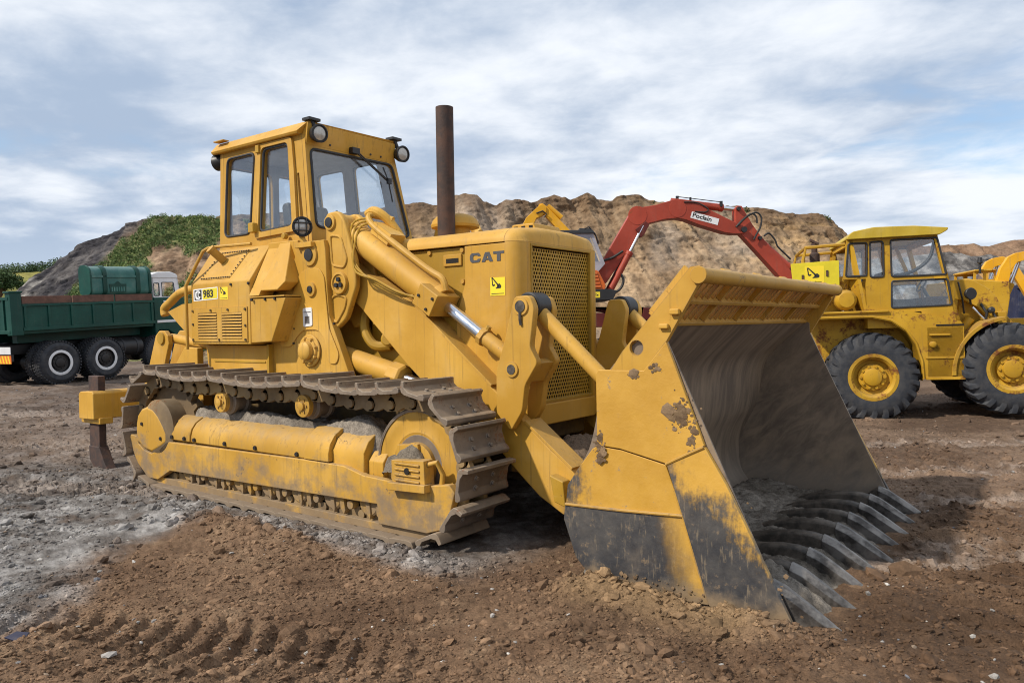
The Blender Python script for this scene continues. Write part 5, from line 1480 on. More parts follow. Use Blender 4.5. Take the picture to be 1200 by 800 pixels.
kp = ~(((np.abs(YY) < 1.54) & (XX > -2.75) & (XX < 2.3)) | ((np.abs(YY) < 1.56) & (XX > 2.9) & (XX < 4.6)))
scatter('earth_lumps', 'broken lumps of brown earth beside the tracks and bucket', 'earth lumps', XX[kp], YY[kp], np.minimum(SS[kp], .055), None, 311, .3, .7, IV2, IF2)


# ---- soil lying in and on the crawler loader
def heap_obj(name, label, x0, x1, y0, y1, hf, col, step=.013):
    xs = np.arange(x0, x1 + step / 2, step); ys = np.arange(y0, y1 + step / 2, step)
    Xg, Yg = np.meshgrid(xs, ys, indexing='ij'); ed = np.minimum(np.minimum(Xg - x0, x1 - Xg), np.minimum(Yg - y0, y1 - Yg)); Z = hf(Xg, Yg) - .13 * sst(.055, .0, ed + .03 * fbm(Xg, Yg, 9, 3, .6, 154)) + .030 * np.abs(fbm(Xg, Yg, 11, 3, .6, 155)) + .012 * fbm(Xg, Yg, 34, 2, .6, 156)
    n = fbm(Xg, Yg, 4, 5, .6, 150)
    o = grid_obj(name, Xg, Yg, Z, 'soil', mixc(col[0], col[1], sst(-.35, .35, n)))
    return tag(o, label, 'soil', None, 'stuff')


def in_bucket(x, y):
    ex_ = sst(4.55, 4.22, x) * sst(3.0, 3.25, x)
    h = .142 + .06 * np.exp(-((x - 3.25) / .25) ** 2) + .045 * fbm(x, y, 1.6, 4, .55, 160) + .018 * fbm(x, y, 9, 4, .6, 161)
    near = np.exp(-((y + 1.16) / .24) ** 2) * sst(4.62, 4.2, x)
    return h * ex_ + near * (.115 + .05 * fbm(x, y, 5, 4, .6, 163)) - .03


heap_obj('bucket_soil', 'grey brown soil left on the floor of the toothed bucket', 3.04, 4.62, -1.48, 1.48, in_bucket, ((.095, .082, .067), (.20, .178, .152)))
heap_obj('frame_soil', 'crumbly grey soil lying on top of the near track frame', -1.7, 1.12, -1.30, -1.0, lambda x, y: .735 + (.065 + .05 * fbm(x, y, 3, 4, .6, 170) + .015 * fbm(x, y, 14, 3, .6, 171)) * sst(-1.31, -1.22, y) + .05 * np.exp(-((x - .75) / .25) ** 2) - .10 * sst(.85, 1.1, x), ((.15, .13, .108), (.25, .22, .185)), .015)
heap_obj('idler_soil', 'crumbly grey soil caked on the front idler yoke', 1.24, 1.68, -1.44, -1.24, lambda x, y: .60 + .09 * np.exp(-((x - 1.50) / .14) ** 2) * sst(-1.45, -1.36, y) + .035 * fbm(x, y, 8, 4, .6, 180) - .10 * sst(1.55, 1.68, x), ((.17, .145, .115), (.27, .235, .195)), .012)
heap_obj('nose_soil', 'dark soil lying on the frame in front of the radiator', 1.95, 2.75, -.62, .62, lambda x, y: .50 + .16 * np.exp(-((x - 2.3) / .3) ** 2) + .06 * fbm(x, y, 3, 4, .6, 190) + .02 * fbm(x, y, 12, 3, .6, 191), ((.09, .062, .042), (.16, .115, .08)))
# splashes of dried clay on the bucket's near side and frame
g = np.random.default_rng(400); mx_, my_, mz_, ms_ = [], [], [], []
for x0, z0, sx_, sz_, n in ((3.80, 1.10, .028, .045, 70), (3.87, 1.02, .010, .03, 14), (3.86, .93, .015, .02, 8), (3.50, 1.31, .03, .008, 8), (3.64, 1.36, .02, .012, 12), (3.26, .85, .018, .045, 40), (3.90, .70, .03, .06, 14), (4.05, .45, .06, .12, 24), (4.2, .15, .10, .06, 40), (3.6, .05, .3, .03, 70)):
    n = n * 2; mx_ += list(x0 + sx_ * g.normal(size=n)); mz_ += list(z0 + sz_ * g.normal(size=n)); ms_ += list(.0042 * np.exp(.55 * g.normal(size=n)))
mx_, mz_, ms_ = map(np.array, (mx_, mz_, ms_)); my_ = np.full(len(mx_), -1.5345)
Vm = IV[None] * (1 + .4 * (g.random((len(mx_), 12 if len(IV) == 12 else len(IV), 1)) - .5)) * np.array([1.7, .22, 1.5]) * ms_[:, None, None] + np.stack([mx_, my_, mz_], -1)[:, None]
Fm = (IF[None] + (np.arange(len(mx_)) * len(IV))[:, None, None]).reshape(-1, 3)
cm = np.asarray([(.17, .115, .066), (.22, .15, .09), (.13, .085, .05)])[g.integers(0, 3, len(mx_))]
tag(tri_obj('mud', Vm.reshape(-1, 3), Fm, 'stone', np.repeat(cm, len(IV), 0)), 'dried brown mud splashed on the near cheek of the bucket', 'mud', None, 'stuff')
# a blue scrap of plastic on the brown soil
sx0, sy0 = 1.12, -3.97
ps = thing('plastic_scrap', 'small torn blue plastic scrap on the brown soil', 'plastic scrap', (sx0, sy0, float(gh(np.array([sx0]), np.array([sy0]))[0]) + .02), (.5, .3, .9))
MB().prism([(-.05, -.02), (-.01, .03), (.05, .035), (.045, -.01), (.01, -.03)], 'z', -.004, .004).build('sheet', 'blue', ps, bev=.002)
M['ywl_rust'] = paint('rusty_loader_yellow', (.55, .33, .018), (.38, .21, .02), .55, .4, (.25, .20, .13), rust=1.0, fade=.05)
# ================================================================== other machines


def disc_wheel(parent, x, y, z, R_, wd, s_, rim_m, rim_r, lug=0, hub='ywl', name='wheel', tread=.04, ring=None):
    """wheel standing in the x-z plane; s_ = side the dished face looks (-1 towards -y)"""
    wv = MB().lathe([(-wd / 2, rim_r * .95), (-wd / 2 - .012, rim_r + .04), (-wd / 2 - .02, rim_r + (R_ - rim_r) * .5), (-wd / 2 + .02, R_ - tread * 1.5), (-wd / 2 + .06, R_ - tread * .4), (-wd * .2, R_), (wd * .2, R_), (wd / 2 - .06, R_ - tread * .4), (wd / 2 - .02, R_ - tread * 1.5), (wd / 2 + .02, rim_r + (R_ - rim_r) * .5), (wd / 2 + .012, rim_r + .04), (wd / 2, rim_r * .97)], (x, y, z), (0, 1, 0), 64, True)
    if lug:
        for i in range(lug):
            for k in (-1, 1):
                a = 2 * math.pi * (i + (.25 if k > 0 else -.25)) / lug
                pts = []
                for q, (v, rr, da) in enumerate(((0.0, R_ + .012, 0), (.30, R_ + .012, .10), (.50, R_ - .025, .20), (.53, R_ - .12, .24))):
                    aa = a + da
                    pts.append((v * wd * k, rr, aa))
                V = []
                for v, rr, aa in pts:
                    for dd in (-.055, .055):
                        for dr_ in (-.05, .022):
                            V.append((x + (rr + dr_) * math.cos(aa + dd), y + v, z + (rr + dr_) * math.sin(aa + dd)))
                F = []
                for q in range(3):
                    o = q * 4; F += [(o, o + 1, o + 5, o + 4), (o + 2, o + 6, o + 7, o + 3), (o + 1, o + 3, o + 7, o + 5), (o, o + 4, o + 6, o + 2)]
                F += [(0, 2, 3, 1), (12, 13, 15, 14)]
                wv.add(V, F)
    else:
        for i in range(44):
            a = 2 * math.pi * i / 44
            for v in (-.38, -.13, .13, .38):
                c_ = Vector((x + (R_ - .006) * math.cos(a + v * .12), y + v * wd, z + (R_ - .006) * math.sin(a + v * .12)))
                Tm = Matrix.Translation(c_) @ Matrix.Rotation(-a, 4, 'Y')
                wv.box(-.02, .014, -wd * .09, wd * .09, -.022, .022, Tm)
    W_ = wv.build(name, 'rubber', parent, bev=0)
    rm = MB().lathe([(wd * .48, rim_r * .99), (wd * .49, rim_r * 1.04), (wd * .52, rim_r * 1.04), (wd * .52, rim_r * .90), (wd * .44, rim_r * .80), (wd * .26, rim_r * .76), (wd * .22, rim_r * .55), (wd * .3, rim_r * .5), (wd * .3, .02)], (x, y, z), (0, s_, 0), 44, caps=False)
    rm.build('rim', rim_m, W_, bev=0)
    if ring: MB().lathe([(wd * .515, rim_r * .80), (wd * .53, rim_r * .82), (wd * .535, rim_r * .98), (wd * .52, rim_r * 1.02), (wd * .50, rim_r * 1.0), (wd * .50, rim_r * .80)], (x, y, z), (0, s_, 0), 44, True).build('rim_ring', ring, W_, bev=0)
    hb = MB().lathe([(wd * .2, rim_r * .60), (wd * .34, rim_r * .58), (wd * .36, rim_r * .40), (wd * .44, rim_r * .37), (wd * .46, rim_r * .30), (wd * .47, .01)], (x, y, z), (0, s_, 0), 24)
    for k in range(10):
        a = 2 * math.pi * k / 10; p = Vector((x + rim_r * .48 * math.cos(a), y + s_ * wd * .33, z + rim_r * .48 * math.sin(a)))
        hb.tube(p, p + Vector((0, s_ * wd * .07, 0)), rim_r * .062, None, 6)
    hb.build('hub', hub, W_, bev=0)
    return W_


# ---- green tipper truck
TK = thing('tipper_truck', 'dark green six wheeled tipper truck with white cab roof behind the tracked loader', 'truck', (-14.244, 2.726, .345), (0, R(-2.7), R(99.4)))
pt = lambda mb, nm, m, **k: mb.build(nm, m, TK, **k)
for x in (.08, 1.28):
    for yy, s_ in ((.15, -1), (.46, -1), (1.94, 1), (2.25, 1)):
        outer = yy in (.15, 2.25)
        disc_wheel(TK, x, yy, .535, .535, .27, s_, 'black', .30, 0, 'black', tread=.03, ring='white' if outer else None)
for yy, s_ in ((.17, -1), (2.23, 1)): disc_wheel(TK, 2.98, yy, .52, .52, .27, s_, 'black', .30, 0, 'black', tread=.03, ring='white')
for x in (.08, 1.28, 2.98): pt(MB().tube((x, .3, .53), (x, 2.1, .53), .08, None, 12).lathe([(-.2, .1), (-.1, .22), (.1, .22), (.2, .1)], (x, 1.2, .53), (0, 1, 0), 16), 'axle', 'black', bev=0)
pt(MB().box(-1.05, 3.7, .78, .90, .78, 1.02).box(-1.05, 3.7, 1.5, 1.62, .78, 1.02).box(-.9, -.7, .78, 1.62, .80, 1.0).box(.6, .75, .78, 1.62, .80, 1.0).box(2.1, 2.25, .78, 1.62, .8, 1.0), 'chassis', 'black', bev=.006)
fu = pt(MB().lathe([(0, .20), (.02, .235), (.72, .235), (.74, .20)], (1.70, .30, .77), (1, 0, 0), 24), 'fuel_tank', 'black', bev=0)
MB().lathe([(.14, .238), (.14, .245), (.19, .245), (.19, .238)], (1.70, .30, .77), (1, 0, 0), 24).lathe([(.54, .238), (.54, .245), (.59, .245), (.59, .238)], (1.70, .30, .77), (1, 0, 0), 24).build('tank_strap', 'seal', fu, bev=0)
pt(MB().box(-.75, 2.76, .05, 2.35, 1.28, 1.37).box(-.6, 2.7, .55, .75, 1.05, 1.28).box(-.6, 2.7, 1.65, 1.85, 1.05, 1.28), 'bed_floor', 'green', bev=.01)
for yy, o_ in ((0.0, -1), (2.34, 1)):
    sd = pt(MB().box(-.76, 2.76, yy, yy + .05, 1.40, 1.96), 'bed_side', 'green', bev=.006)
    rr = MB().box(-.76, 2.77, yy - .035, yy + .085, 1.93, 1.985).box(-.76, 2.77, yy - .03, yy + .08, 1.355, 1.43)
    for k in range(7):
        x = -.70 + k * .565
        rr.box(x - .028, x + .028, yy - .03, yy + .08, 1.43, 1.93)
    rr.build('side_ribs', 'green', sd, bev=.006)
    for x0, x1 in ((-.745, .45), (.49, 1.60), (1.64, 2.74)):
        MB().box(x0, x1, yy + .005, yy + .045, 1.99, 2.165).build('side_board', 'timber', sd, bev=.006)
tg = pt(MB().box(-1.0, -.95, .06, 2.33, 1.34, 2.10), 'tailgate', 'green', bev=.006)
tr_ = MB().box(-1.04, -.94, .05, 2.34, 2.08, 2.15).box(-1.04, -.94, .05, 2.34, 1.30, 1.38)
for k in range(6): tr_.box(-1.035, -.955, .25 + k * .37, .31 + k * .37, 1.38, 2.08)
tr_.build('tailgate_ribs', 'green', tg, bev=.006)
for yy in (-.03, 2.20): pt(MB().box(-1.03, -.77, yy, yy + .20, 1.26, 2.26).box(-1.06, -.74, yy - .02, yy + .22, 2.24, 2.285), 'corner_post', 'green', bev=.012)
pt(MB().box(2.74, 2.80, .05, 2.35, 1.37, 2.2), 'headboard', 'green', bev=.006)
rb = pt(MB().box(-1.06, -.99, .05, 2.35, .66, .82).box(-1.0, -.7, .75, .85, .68, 1.0).box(-1.0, -.7, 1.55, 1.65, .68, 1.0), 'rear_bar', 'black', bev=.006)
for yy in (.03, 1.90):
    MB().box(-1.075, -1.06, yy, yy + .46, .83, 1.0).build('number_box', 'white', rb, bev=.006)
    rp = MB().box(-1.078, -1.062, yy, yy + .46, .61, .80).build('marker_board', 'orange_mark', rb, bev=0)
    for k in range(4):
        a = yy + .01 + k * .115
        MB().prism([(a, .615), (a + .05, .615), (a + .11, .795), (a + .06, .795)], 'x', -1.0805, -1.0785).build('marker_stripe', 'decal_yellow', rp, bev=0)
# cab
cb = pt(MB().prism([(2.86, .96), (2.86, 2.06), (3.86, 2.06), (3.92, 1.5), (3.92, .80), (3.52, .80), (3.47, 1.02), (3.28, 1.14), (2.98, 1.16)], 'y', .10, 2.26), 'cab', 'green', bev=.03, seg=3)
CW = lambda yy: (lambda u, v, w: (u, yy + w, v))
w1, w2 = rloop([(2.915, 2.11), (3.085, 2.11), (3.085, 2.46), (2.915, 2.46)], .03), rloop([(3.17, 2.09), (3.60, 2.09), (3.56, 2.48), (3.17, 2.48)], .03)
for yy, a, b in ((.14, 0, .04), (2.22, -.04, 0)):
    q = MB().hplate([(2.86, 2.05), (3.78, 2.05), (3.68, 2.60), (2.88, 2.60)], [w1, w2], CW(yy), a, b).build('cab_side', 'white', cb, bev=0)
    for lp in (w1, w2):
        MB().hplate(lp, [], CW(yy), .015, .020).build('window', 'glass', q, bev=0, smooth=False)
        MB().path([(u, yy - .002, v) for u, v in lp], .010, 6, closed=True).build('window_seal', 'seal', q, bev=0)
MB().hplate([(.14, 2.05), (2.22, 2.05), (2.22, 2.60), (.14, 2.60)], [rloop([(.5, 2.12), (1.86, 2.12), (1.86, 2.48), (.5, 2.48)], .05)], lambda u, v, w: (2.87 + w, u, v), 0, .03).hplate([(.14, 2.05), (2.22, 2.05), (2.22, 2.60), (.14, 2.60)], [rloop([(.25, 2.1), (2.1, 2.1), (2.1, 2.5), (.25, 2.5)], .05)], lambda u, v, w: (3.76 - (v - 2.05) * .16 + w, u, v), 0, .03).build('cab_frame', 'white', cb, bev=0)
MB().prism(rloop([(2.84, 2.59), (2.85, 2.70), (3.05, 2.77), (3.50, 2.775), (3.70, 2.70), (3.72, 2.59)], .05), 'y', .12, 2.24).build('cab_roof', 'white', cb, bev=.06, seg=4, ang=50)
MB().box(2.92, 3.86, .085, .10, 1.36, 1.43).box(3.15, 3.30, .075, .10, 1.93, 1.97).each('cab_trim', 'whiteplain', cb, bev=.004)
# steel box standing on the truck bed
bx = thing('storage_box', 'narrow green rounded steel box with raised bands on the near edge of the truck bed', 'storage box', (-14.244, 2.726, .345), (0, R(-2.7), R(99.4)))
bp = rloop([(-.01, 2.16), (-.01, 2.78), (.12, 2.90), (.32, 2.90), (.40, 2.82), (.40, 2.16)], .13, 6)
bb = MB().prism(bp, 'x', .98, 2.68).build('shell', 'greenlight', bx, bev=0)
for x0, x1 in ((.95, 1.0), (1.30, 1.42), (2.26, 2.38), (2.64, 2.72)):
    MB().prism(rloop([(-.035, 2.165), (-.035, 2.80), (.11, 2.925), (.33, 2.925), (.425, 2.83), (.425, 2.165)], .14, 6), 'x', x0, x1).build('band', 'green', bb, bev=.008)
MB().box(1.0, 2.26, -.035, -.01, 2.60, 2.66).build('rail', 'greenlight', bb, bev=.006)
bd = MB().prism(rloop([(1.50, 2.22), (1.47, 2.44), (1.62, 2.44), (1.72, 2.52), (1.82, 2.44), (1.97, 2.44), (1.95, 2.22)], .02), 'y', -.024, -.011).build('badge', 'green', bb, bev=.004)
for k in range(6): MB().box(1.53 + k * .068, 1.565 + k * .068, -.028, -.024, 2.25, 2.36).build('badge_bar', 'greenlight', bd, bev=0)

# ---- yellow wheeled loader
WL = thing('wheel_loader', 'rusty yellow articulated wheel loader with cab standing right of the bucket', 'wheel loader', (2.955, 7.94, -.032), (0, R(-1.0), R(21.4)))
pw = lambda mb, nm, m, **k: mb.build(nm, m, WL, **k)
for yy, s_ in ((.26, -1), (2.04, 1)):
    disc_wheel(WL, .036, yy, .70, .70, .50, s_, 'ywl_rust', .375, 22)
    disc_wheel(WL, 2.075, yy, .80, .70, .50, s_, 'ywl_rust', .375, 22)
for x, z in ((.036, .70), (2.075, .8)): pw(MB().tube((x, .4, z), (x, 1.9, z), .14, None, 14).lathe([(-.3, .15), (-.15, .3), (.15, .3), (.3, .15)], (x, 1.15, z), (0, 1, 0), 18), 'axle', 'ywl', bev=0)
pw(MB().prism([(-1.9, .95), (-1.9, 1.55), (-1.8, 1.70), (1.35, 1.70), (1.35, .70), (.9, .62), (-.9, .62), (-1.6, .8)], 'y', .52, 1.78), 'rear_body', 'ywl', bev=.03)
en = pw(MB().prism([(-1.95, 1.65), (-1.95, 1.95), (-1.85, 2.05), (-.35, 2.10), (-.35, 1.65)], 'y', .45, 1.85), 'engine_hood', 'ywl', bev=.04, seg=3)
MB().box(-1.55, -.9, .44, .452, 1.74, 1.98).build('side_grille', 'hole', en, bev=0)
for yy, s_ in ((.08, 1), (2.22, -1)):
    arch = [(.80, .66), (.785, .95), (.70, 1.25), (.56, 1.47), (.34, 1.63), (.05, 1.70), (-.45, 1.705), (-1.05, 1.70)]
    fo = [(1.41, .66), (1.41, 1.0), (1.40, 1.52), (1.36, 1.58), (.60, 1.78), (-1.05, 1.78)] + list(reversed(arch))
    fd = pw(MB().hplate(fo, [], lambda u, v, w, yy=yy, s_=s_: (u, yy + s_ * w, v), 0, .05), 'rear_fender', 'ywl', bev=0)
    lip = MB(); lp2 = [(a, b) for a, b in arch]
    lip.path([(a, yy - s_ * .005, b) for a, b in arch], .022, 6)
    lip.prism(arch + [(a * .985, b - .03) for a, b in reversed(arch)], 'y', min(yy, yy + s_ * .45), max(yy, yy + s_ * .45))
    lip.build('fender_lip', 'ywl', fd, bev=0)
    MB().box(.86, 1.40, min(yy, yy + s_ * .55), max(yy, yy + s_ * .55), .655, 1.50).build('step_box', 'ywl', fd, bev=.01)
    MB().box(.84, 1.405, min(yy - s_ * .02, yy + s_ * .03), max(yy - s_ * .02, yy + s_ * .03), .645, .69).box(.84, 1.40, min(yy - s_ * .014, yy), max(yy - s_ * .014, yy), .985, 1.02).box(.90, 1.20, min(yy - s_ * .03, yy), max(yy - s_ * .03, yy), 1.36, 1.39).each('step_trim', 'ywl', fd, bev=.004)
    MB().lathe([(0, .05), (.05, .05), (.06, .03)], (.94, yy, 1.22), (0, -s_, 0), 12).build('filler_cap', 'ywl', fd, bev=0)
    MB().box(1.0, 1.40, min(yy - s_ * .012, yy + s_ * .02), max(yy - s_ * .012, yy + s_ * .02), 1.515, 1.54).build('sill_gap', 'hole', fd, bev=0)
    MB().box(-1.05, .30, min(yy - s_ * .04, yy + s_ * .3), max(yy - s_ * .04, yy + s_ * .3), 1.765, 1.80).build('deck', 'ywl', fd, bev=.008)
    # front wheel arch strip
    fa = [(2.075 + .86 * math.cos(a), .74 + .90 * math.sin(a)) for a in np.linspace(R(182), R(96), 14)]
    fb = [(2.075 + .80 * math.cos(a), .74 + .84 * math.sin(a)) for a in np.linspace(R(96), R(182), 14)]
    pw(MB().prism(fa + fb, 'y', min(yy - s_ * .03, yy + s_ * .45), max(yy - s_ * .03, yy + s_ * .45)), 'front_fender', 'ywl_rust', bev=.008)
# loader cab
cso = [(-.02, 1.76), (-.02, 2.33), (-.37, 2.33), (-.30, 2.985), (1.06, 2.985), (1.385, 1.50), (.86, 1.50), (.80, 1.76)]
qw = rloop([(.05, 2.35), (.25, 2.35), (.25, 2.93), (.055, 2.93)], .04); rw_ = rloop([(-.325, 2.38), (-.01, 2.38), (0.005, 2.92), (-.275, 2.92)], .03)
du = rloop([(.37, 2.345), (1.175, 2.345), (1.055, 2.945), (.365, 2.945)], .04); dl_ = rloop([(.36, 1.83), (1.25, 1.85), (1.19, 2.27), (.37, 2.27)], .04)
cabo = None
for yy, s_ in ((.12, 1), (1.98, -1)):
    q = pw(MB().hplate(cso, [qw, rw_, du, dl_], lambda u, v, w, yy=yy, s_=s_: (u, yy + s_ * w, v), 0, .06), 'cab_side', 'ywl', bev=0)
    for lp, nm in ((qw, 'quarter_window'), (rw_, 'rear_quarter_window'), (du, 'door_window'), (dl_, 'door_lower_window')):
        g = MB().hplate(lp, [], lambda u, v, w, yy=yy, s_=s_: (u, yy + s_ * w, v), .03, .035).build(nm, 'glass', q, bev=0, smooth=False)
        MB().path([(u, yy - s_ * .002, v) for u, v in lp], .016, 6, closed=True).build('window_seal', 'seal', g, bev=0)
    MB().box(1.0, 1.16, min(yy - s_ * .03, yy), max(yy - s_ * .03, yy), 2.28, 2.315).box(.42, .60, min(yy - s_ * .02, yy), max(yy - s_ * .02, yy), 1.66, 1.70).each('door_handle', 'ywl', q, bev=.004)
    cabo = cabo or q
pw(MB().hplate([(.12, 1.70), (1.98, 1.70), (1.98, 2.98), (.12, 2.98)], [rloop([(.25, 2.38), (1.85, 2.38), (1.85, 2.9), (.25, 2.9)], .05)], lambda u, v, w: (-.33 + (v - 2.36) * .11 + w, u, v) if v > 2.3 else (-.04 + w, u, v), 0, .05), 'cab_rear', 'ywl', bev=0)
pw(MB().hplate([(.12, 1.50), (1.98, 1.50), (1.98, 2.98), (.12, 2.98)], [rloop([(.22, 1.95), (1.88, 1.95), (1.88, 2.9), (.22, 2.9)], .05)], lambda u, v, w: (1.385 - (v - 1.5) * .219 + w, u, v), -.06, 0), 'cab_front', 'ywl', bev=0)
pw(MB().box(.0, 1.25, .18, 1.92, 1.5, 1.75), 'cab_floor', 'ywl', bev=.01)
pw(MB().prism(rloop([(.36, 1.75), (.30, 2.45), (.42, 2.47), (.52, 1.98), (.86, 1.98), (.88, 1.86), (.85, 1.75)], .05), 'y', .75, 1.25), 'driver_seat', 'seat', bev=.03)
stw = pw(MB().tube((1.25, 1.0, 1.75), (1.02, 1.0, 2.20), .03, None, 10), 'steering_column', 'seat', bev=0)
MB().path([(1.02 + .06 * math.cos(a), 1.0 + .20 * math.sin(a), 2.22 + .12 * math.cos(a) * .9) for a in np.linspace(0, 2 * math.pi, 25)[:-1]], .014, 6, closed=True).build('steering_wheel', 'seat', stw, bev=0)
pw(MB().box(1.0, 1.3, .4, 1.7, 1.75, 2.0).tube((.95, .5, 1.75), (.90, .5, 2.15), .014).tube((.95, .6, 1.75), (.92, .6, 2.1), .014), 'dashboard', 'rustpipe', bev=.01)
pw(MB().path(spl([(.42, .20, 2.36), (.70, .19, 2.42), (.95, .18, 2.62), (1.03, .18, 2.93)]), .028, 8), 'cab_hose', 'hose', bev=0)
pw(MB().prism([(.50, 2.98), (.56, 2.98), (.70, 2.30), (.64, 2.30)], 'y', 1.88, 1.92).prism([(.78, 2.98), (.84, 2.98), (1.10, 2.30), (1.04, 2.30)], 'y', 1.88, 1.92), 'cab_brace', 'ywl', bev=0)
rfp = rloop([(-.31, 2.985), (-.30, 3.03), (-.22, 3.11), (.10, 3.165), (.70, 3.15), (1.20, 3.09), (1.19, 3.05), (1.08, 2.985)], .03)
pw(MB().prism(rfp, 'y', .03, 2.07), 'cab_roof', 'ywl_roof', bev=.04, seg=3, ang=40)
# guard frame, exhaust, air cleaner and tank on the rear deck
pw(MB().path([(-.97, .30, 1.98), (-.97, .30, 2.70), (-.92, .30, 2.91), (-.30, .30, 2.93)], .03, 6).path([(-.97, 1.9, 1.98), (-.97, 1.9, 2.70), (-.92, 1.9, 2.91), (-.30, 1.9, 2.93)], .03, 6).tube((-.92, .30, 2.91), (-.92, 1.9, 2.91), .03, None, 6), 'hood_guard', 'ywl', bev=0)
pw(MB().lathe([(0, .045), (.55, .045), (.60, .085), (.85, .085), (.88, .05), (1.05, .05)], (-.73, .75, 1.98), (0, 0, 1), 18).prism([(-.80, 3.10), (-.66, 3.02), (-.66, 2.98), (-.80, 3.06)], 'y', .69, .81), 'exhaust_stack', 'rustpipe', bev=0)
tn = pw(MB().lathe([(-.16, .05), (-.15, .12), (-.08, .17), (.08, .175), (.18, .16), (.30, .08)], (-.33, .22, 1.99), (0, 1, 0), 26), 'air_tank', 'ywl', bev=0)
MB().lathe([(0, .10), (.06, .11), (.10, .12), (.12, .135), (.17, .135), (.20, .12), (.21, .05)], (-.37, .28, 2.18), (0, 0, 1), 24).build('air_filter', 'ywl', tn, bev=0)
MB().path([(-.20, .25, 2.05), (-.15, .35, 2.22), (-.36, .45, 2.24)], .05, 10).build('air_duct', 'ywl', tn, bev=0)
# yellow board with the digger sticker on the near side of the hood
sb = pw(MB().prism([(-1.19, 2.635), (-.43, 2.655), (-.43, 2.24), (-1.155, 2.20)], 'y', .10, .12), 'sign_board', 'sign_yellow', bev=.004)
PS = lambda u, v, w: (-.965 + u, .0995 - w, 2.275 + v)
s2 = block([[(0, 0), (.30, 0), (.30, .30), (0, .30)]], PS, .002).build('sticker', 'decal_yellow', sb, bev=0)
picto(lambda u, v, w: PS(.02 + u, .055 + v, w + .0025), .245, .235, .001).build('sticker_picture', 'ink', s2, bev=0)
lettering('yellowdome', .048, lambda u, v, w: PS(.020 + u, .022 + v, w + .0025), .001, .012, 1.0).build('lettering', 'ink', s2, bev=0)
MB().box(-1.02, -.985, .085, .10, 2.30, 2.44).box(-.635, -.60, .085, .10, 2.40, 2.50).build('board_clip', 'rustpipe', sb, bev=.003)
# front frame with curved lift arms
pw(MB().prism([(1.42, .70), (1.42, 1.45), (1.75, 1.50), (2.6, 1.40), (2.7, .8), (2.4, .62)], 'y', .55, 1.75), 'front_frame', 'ywl', bev=.02)
for a_, b_ in ((.62, .70), (1.60, 1.68)): pw(MB().prism([(1.45, 1.45), (1.50, 2.05), (1.62, 2.18), (1.95, 2.10), (2.02, 1.45)], 'y', a_, b_), 'arm_tower', 'ywl', bev=.01)
for yy in (.46, 1.72):
    arm = rloop([(1.24, 2.10), (1.30, 2.255), (1.50, 2.265), (1.66, 2.24), (1.84, 2.13), (2.0, 1.95), (2.10, 1.70), (2.30, 1.30), (2.75, .80), (2.95, .40), (3.15, .36), (3.05, .85), (2.62, 1.42), (2.35, 1.75), (2.2, 1.45), (2.0, 1.38), (1.90, 1.62), (1.72, 1.85), (1.52, 1.96), (1.33, 1.98)], .06)
    arm = [(1.24, 2.10), (1.30, 2.255), (1.50, 2.265), (1.66, 2.24), (1.84, 2.13), (2.0, 1.95), (2.10, 1.70), (2.40, 1.30), (2.85, .90), (3.10, .42), (2.90, .36), (2.62, .80), (2.15, 1.20), (1.90, 1.55), (1.72, 1.80), (1.52, 1.92), (1.33, 1.95)]
    pw(MB().prism(arm, 'y', yy, yy + .10), 'lift_arm', 'ywl', bev=.012)
    pw(MB().tube((1.45, yy + .05, 1.35), (1.62, yy + .05, 1.62), .07, None, 14), 'lift_ram', 'ywl', bev=0)
    pw(MB().tube((1.62, yy - .06, 1.80), (1.88, yy - .06, 1.50), .022, None, 10), 'lift_rod', 'chrome', bev=0)
pw(MB().box(1.98, 2.12, .40, .60, 1.50, 1.72).box(1.98, 2.12, 1.7, 1.9, 1.5, 1.72), 'head_block', 'ywl', bev=.015)
hl = pw(MB().lathe([(-.04, .05), (-.03, .085), (.02, .098), (.035, .09)], (1.56, .28, 2.02), (.35, -1, 0), 22), 'mirror', 'black', bev=0)
MB().path([(1.50, .40, 1.70), (1.46, .34, 1.95), (1.40, .32, 2.22)], .014, 6).path([(1.56, .32, 2.0), (1.60, .40, 1.85)], .016, 6).build('mirror_stalk', 'black', hl, bev=0)
pw(MB().path([(1.75, .42, 1.85), (1.82, .36, 1.70), (1.80, .40, 1.5)], .022, 8).path([(1.90, .42, 1.75), (1.95, .36, 1.62), (1.88, .40, 1.45)], .02, 8).lathe([(0, .05), (.05, .055), (.07, .03)], (1.88, .40, 1.74), (.2, -1, .1), 12), 'hydraulic_hose', 'hose', bev=0)
bk_ = pw(MB().prism([(3.0, .12), (2.95, .5), (3.05, .9), (3.3, 1.1), (3.33, 1.07), (3.12, .85), (3.04, .5), (3.1, .2), (3.9, .10), (3.9, .06)], 'y', -.1, 2.4), 'loader_bucket', 'ywl', bev=.01)
for yy in (-.1, 2.37): MB().prism([(3.0, .12), (2.95, .5), (3.05, .9), (3.3, 1.1), (3.9, .08)], 'y', yy, yy + .03).build('bucket_cheek', 'ywl', bk_, bev=.006)

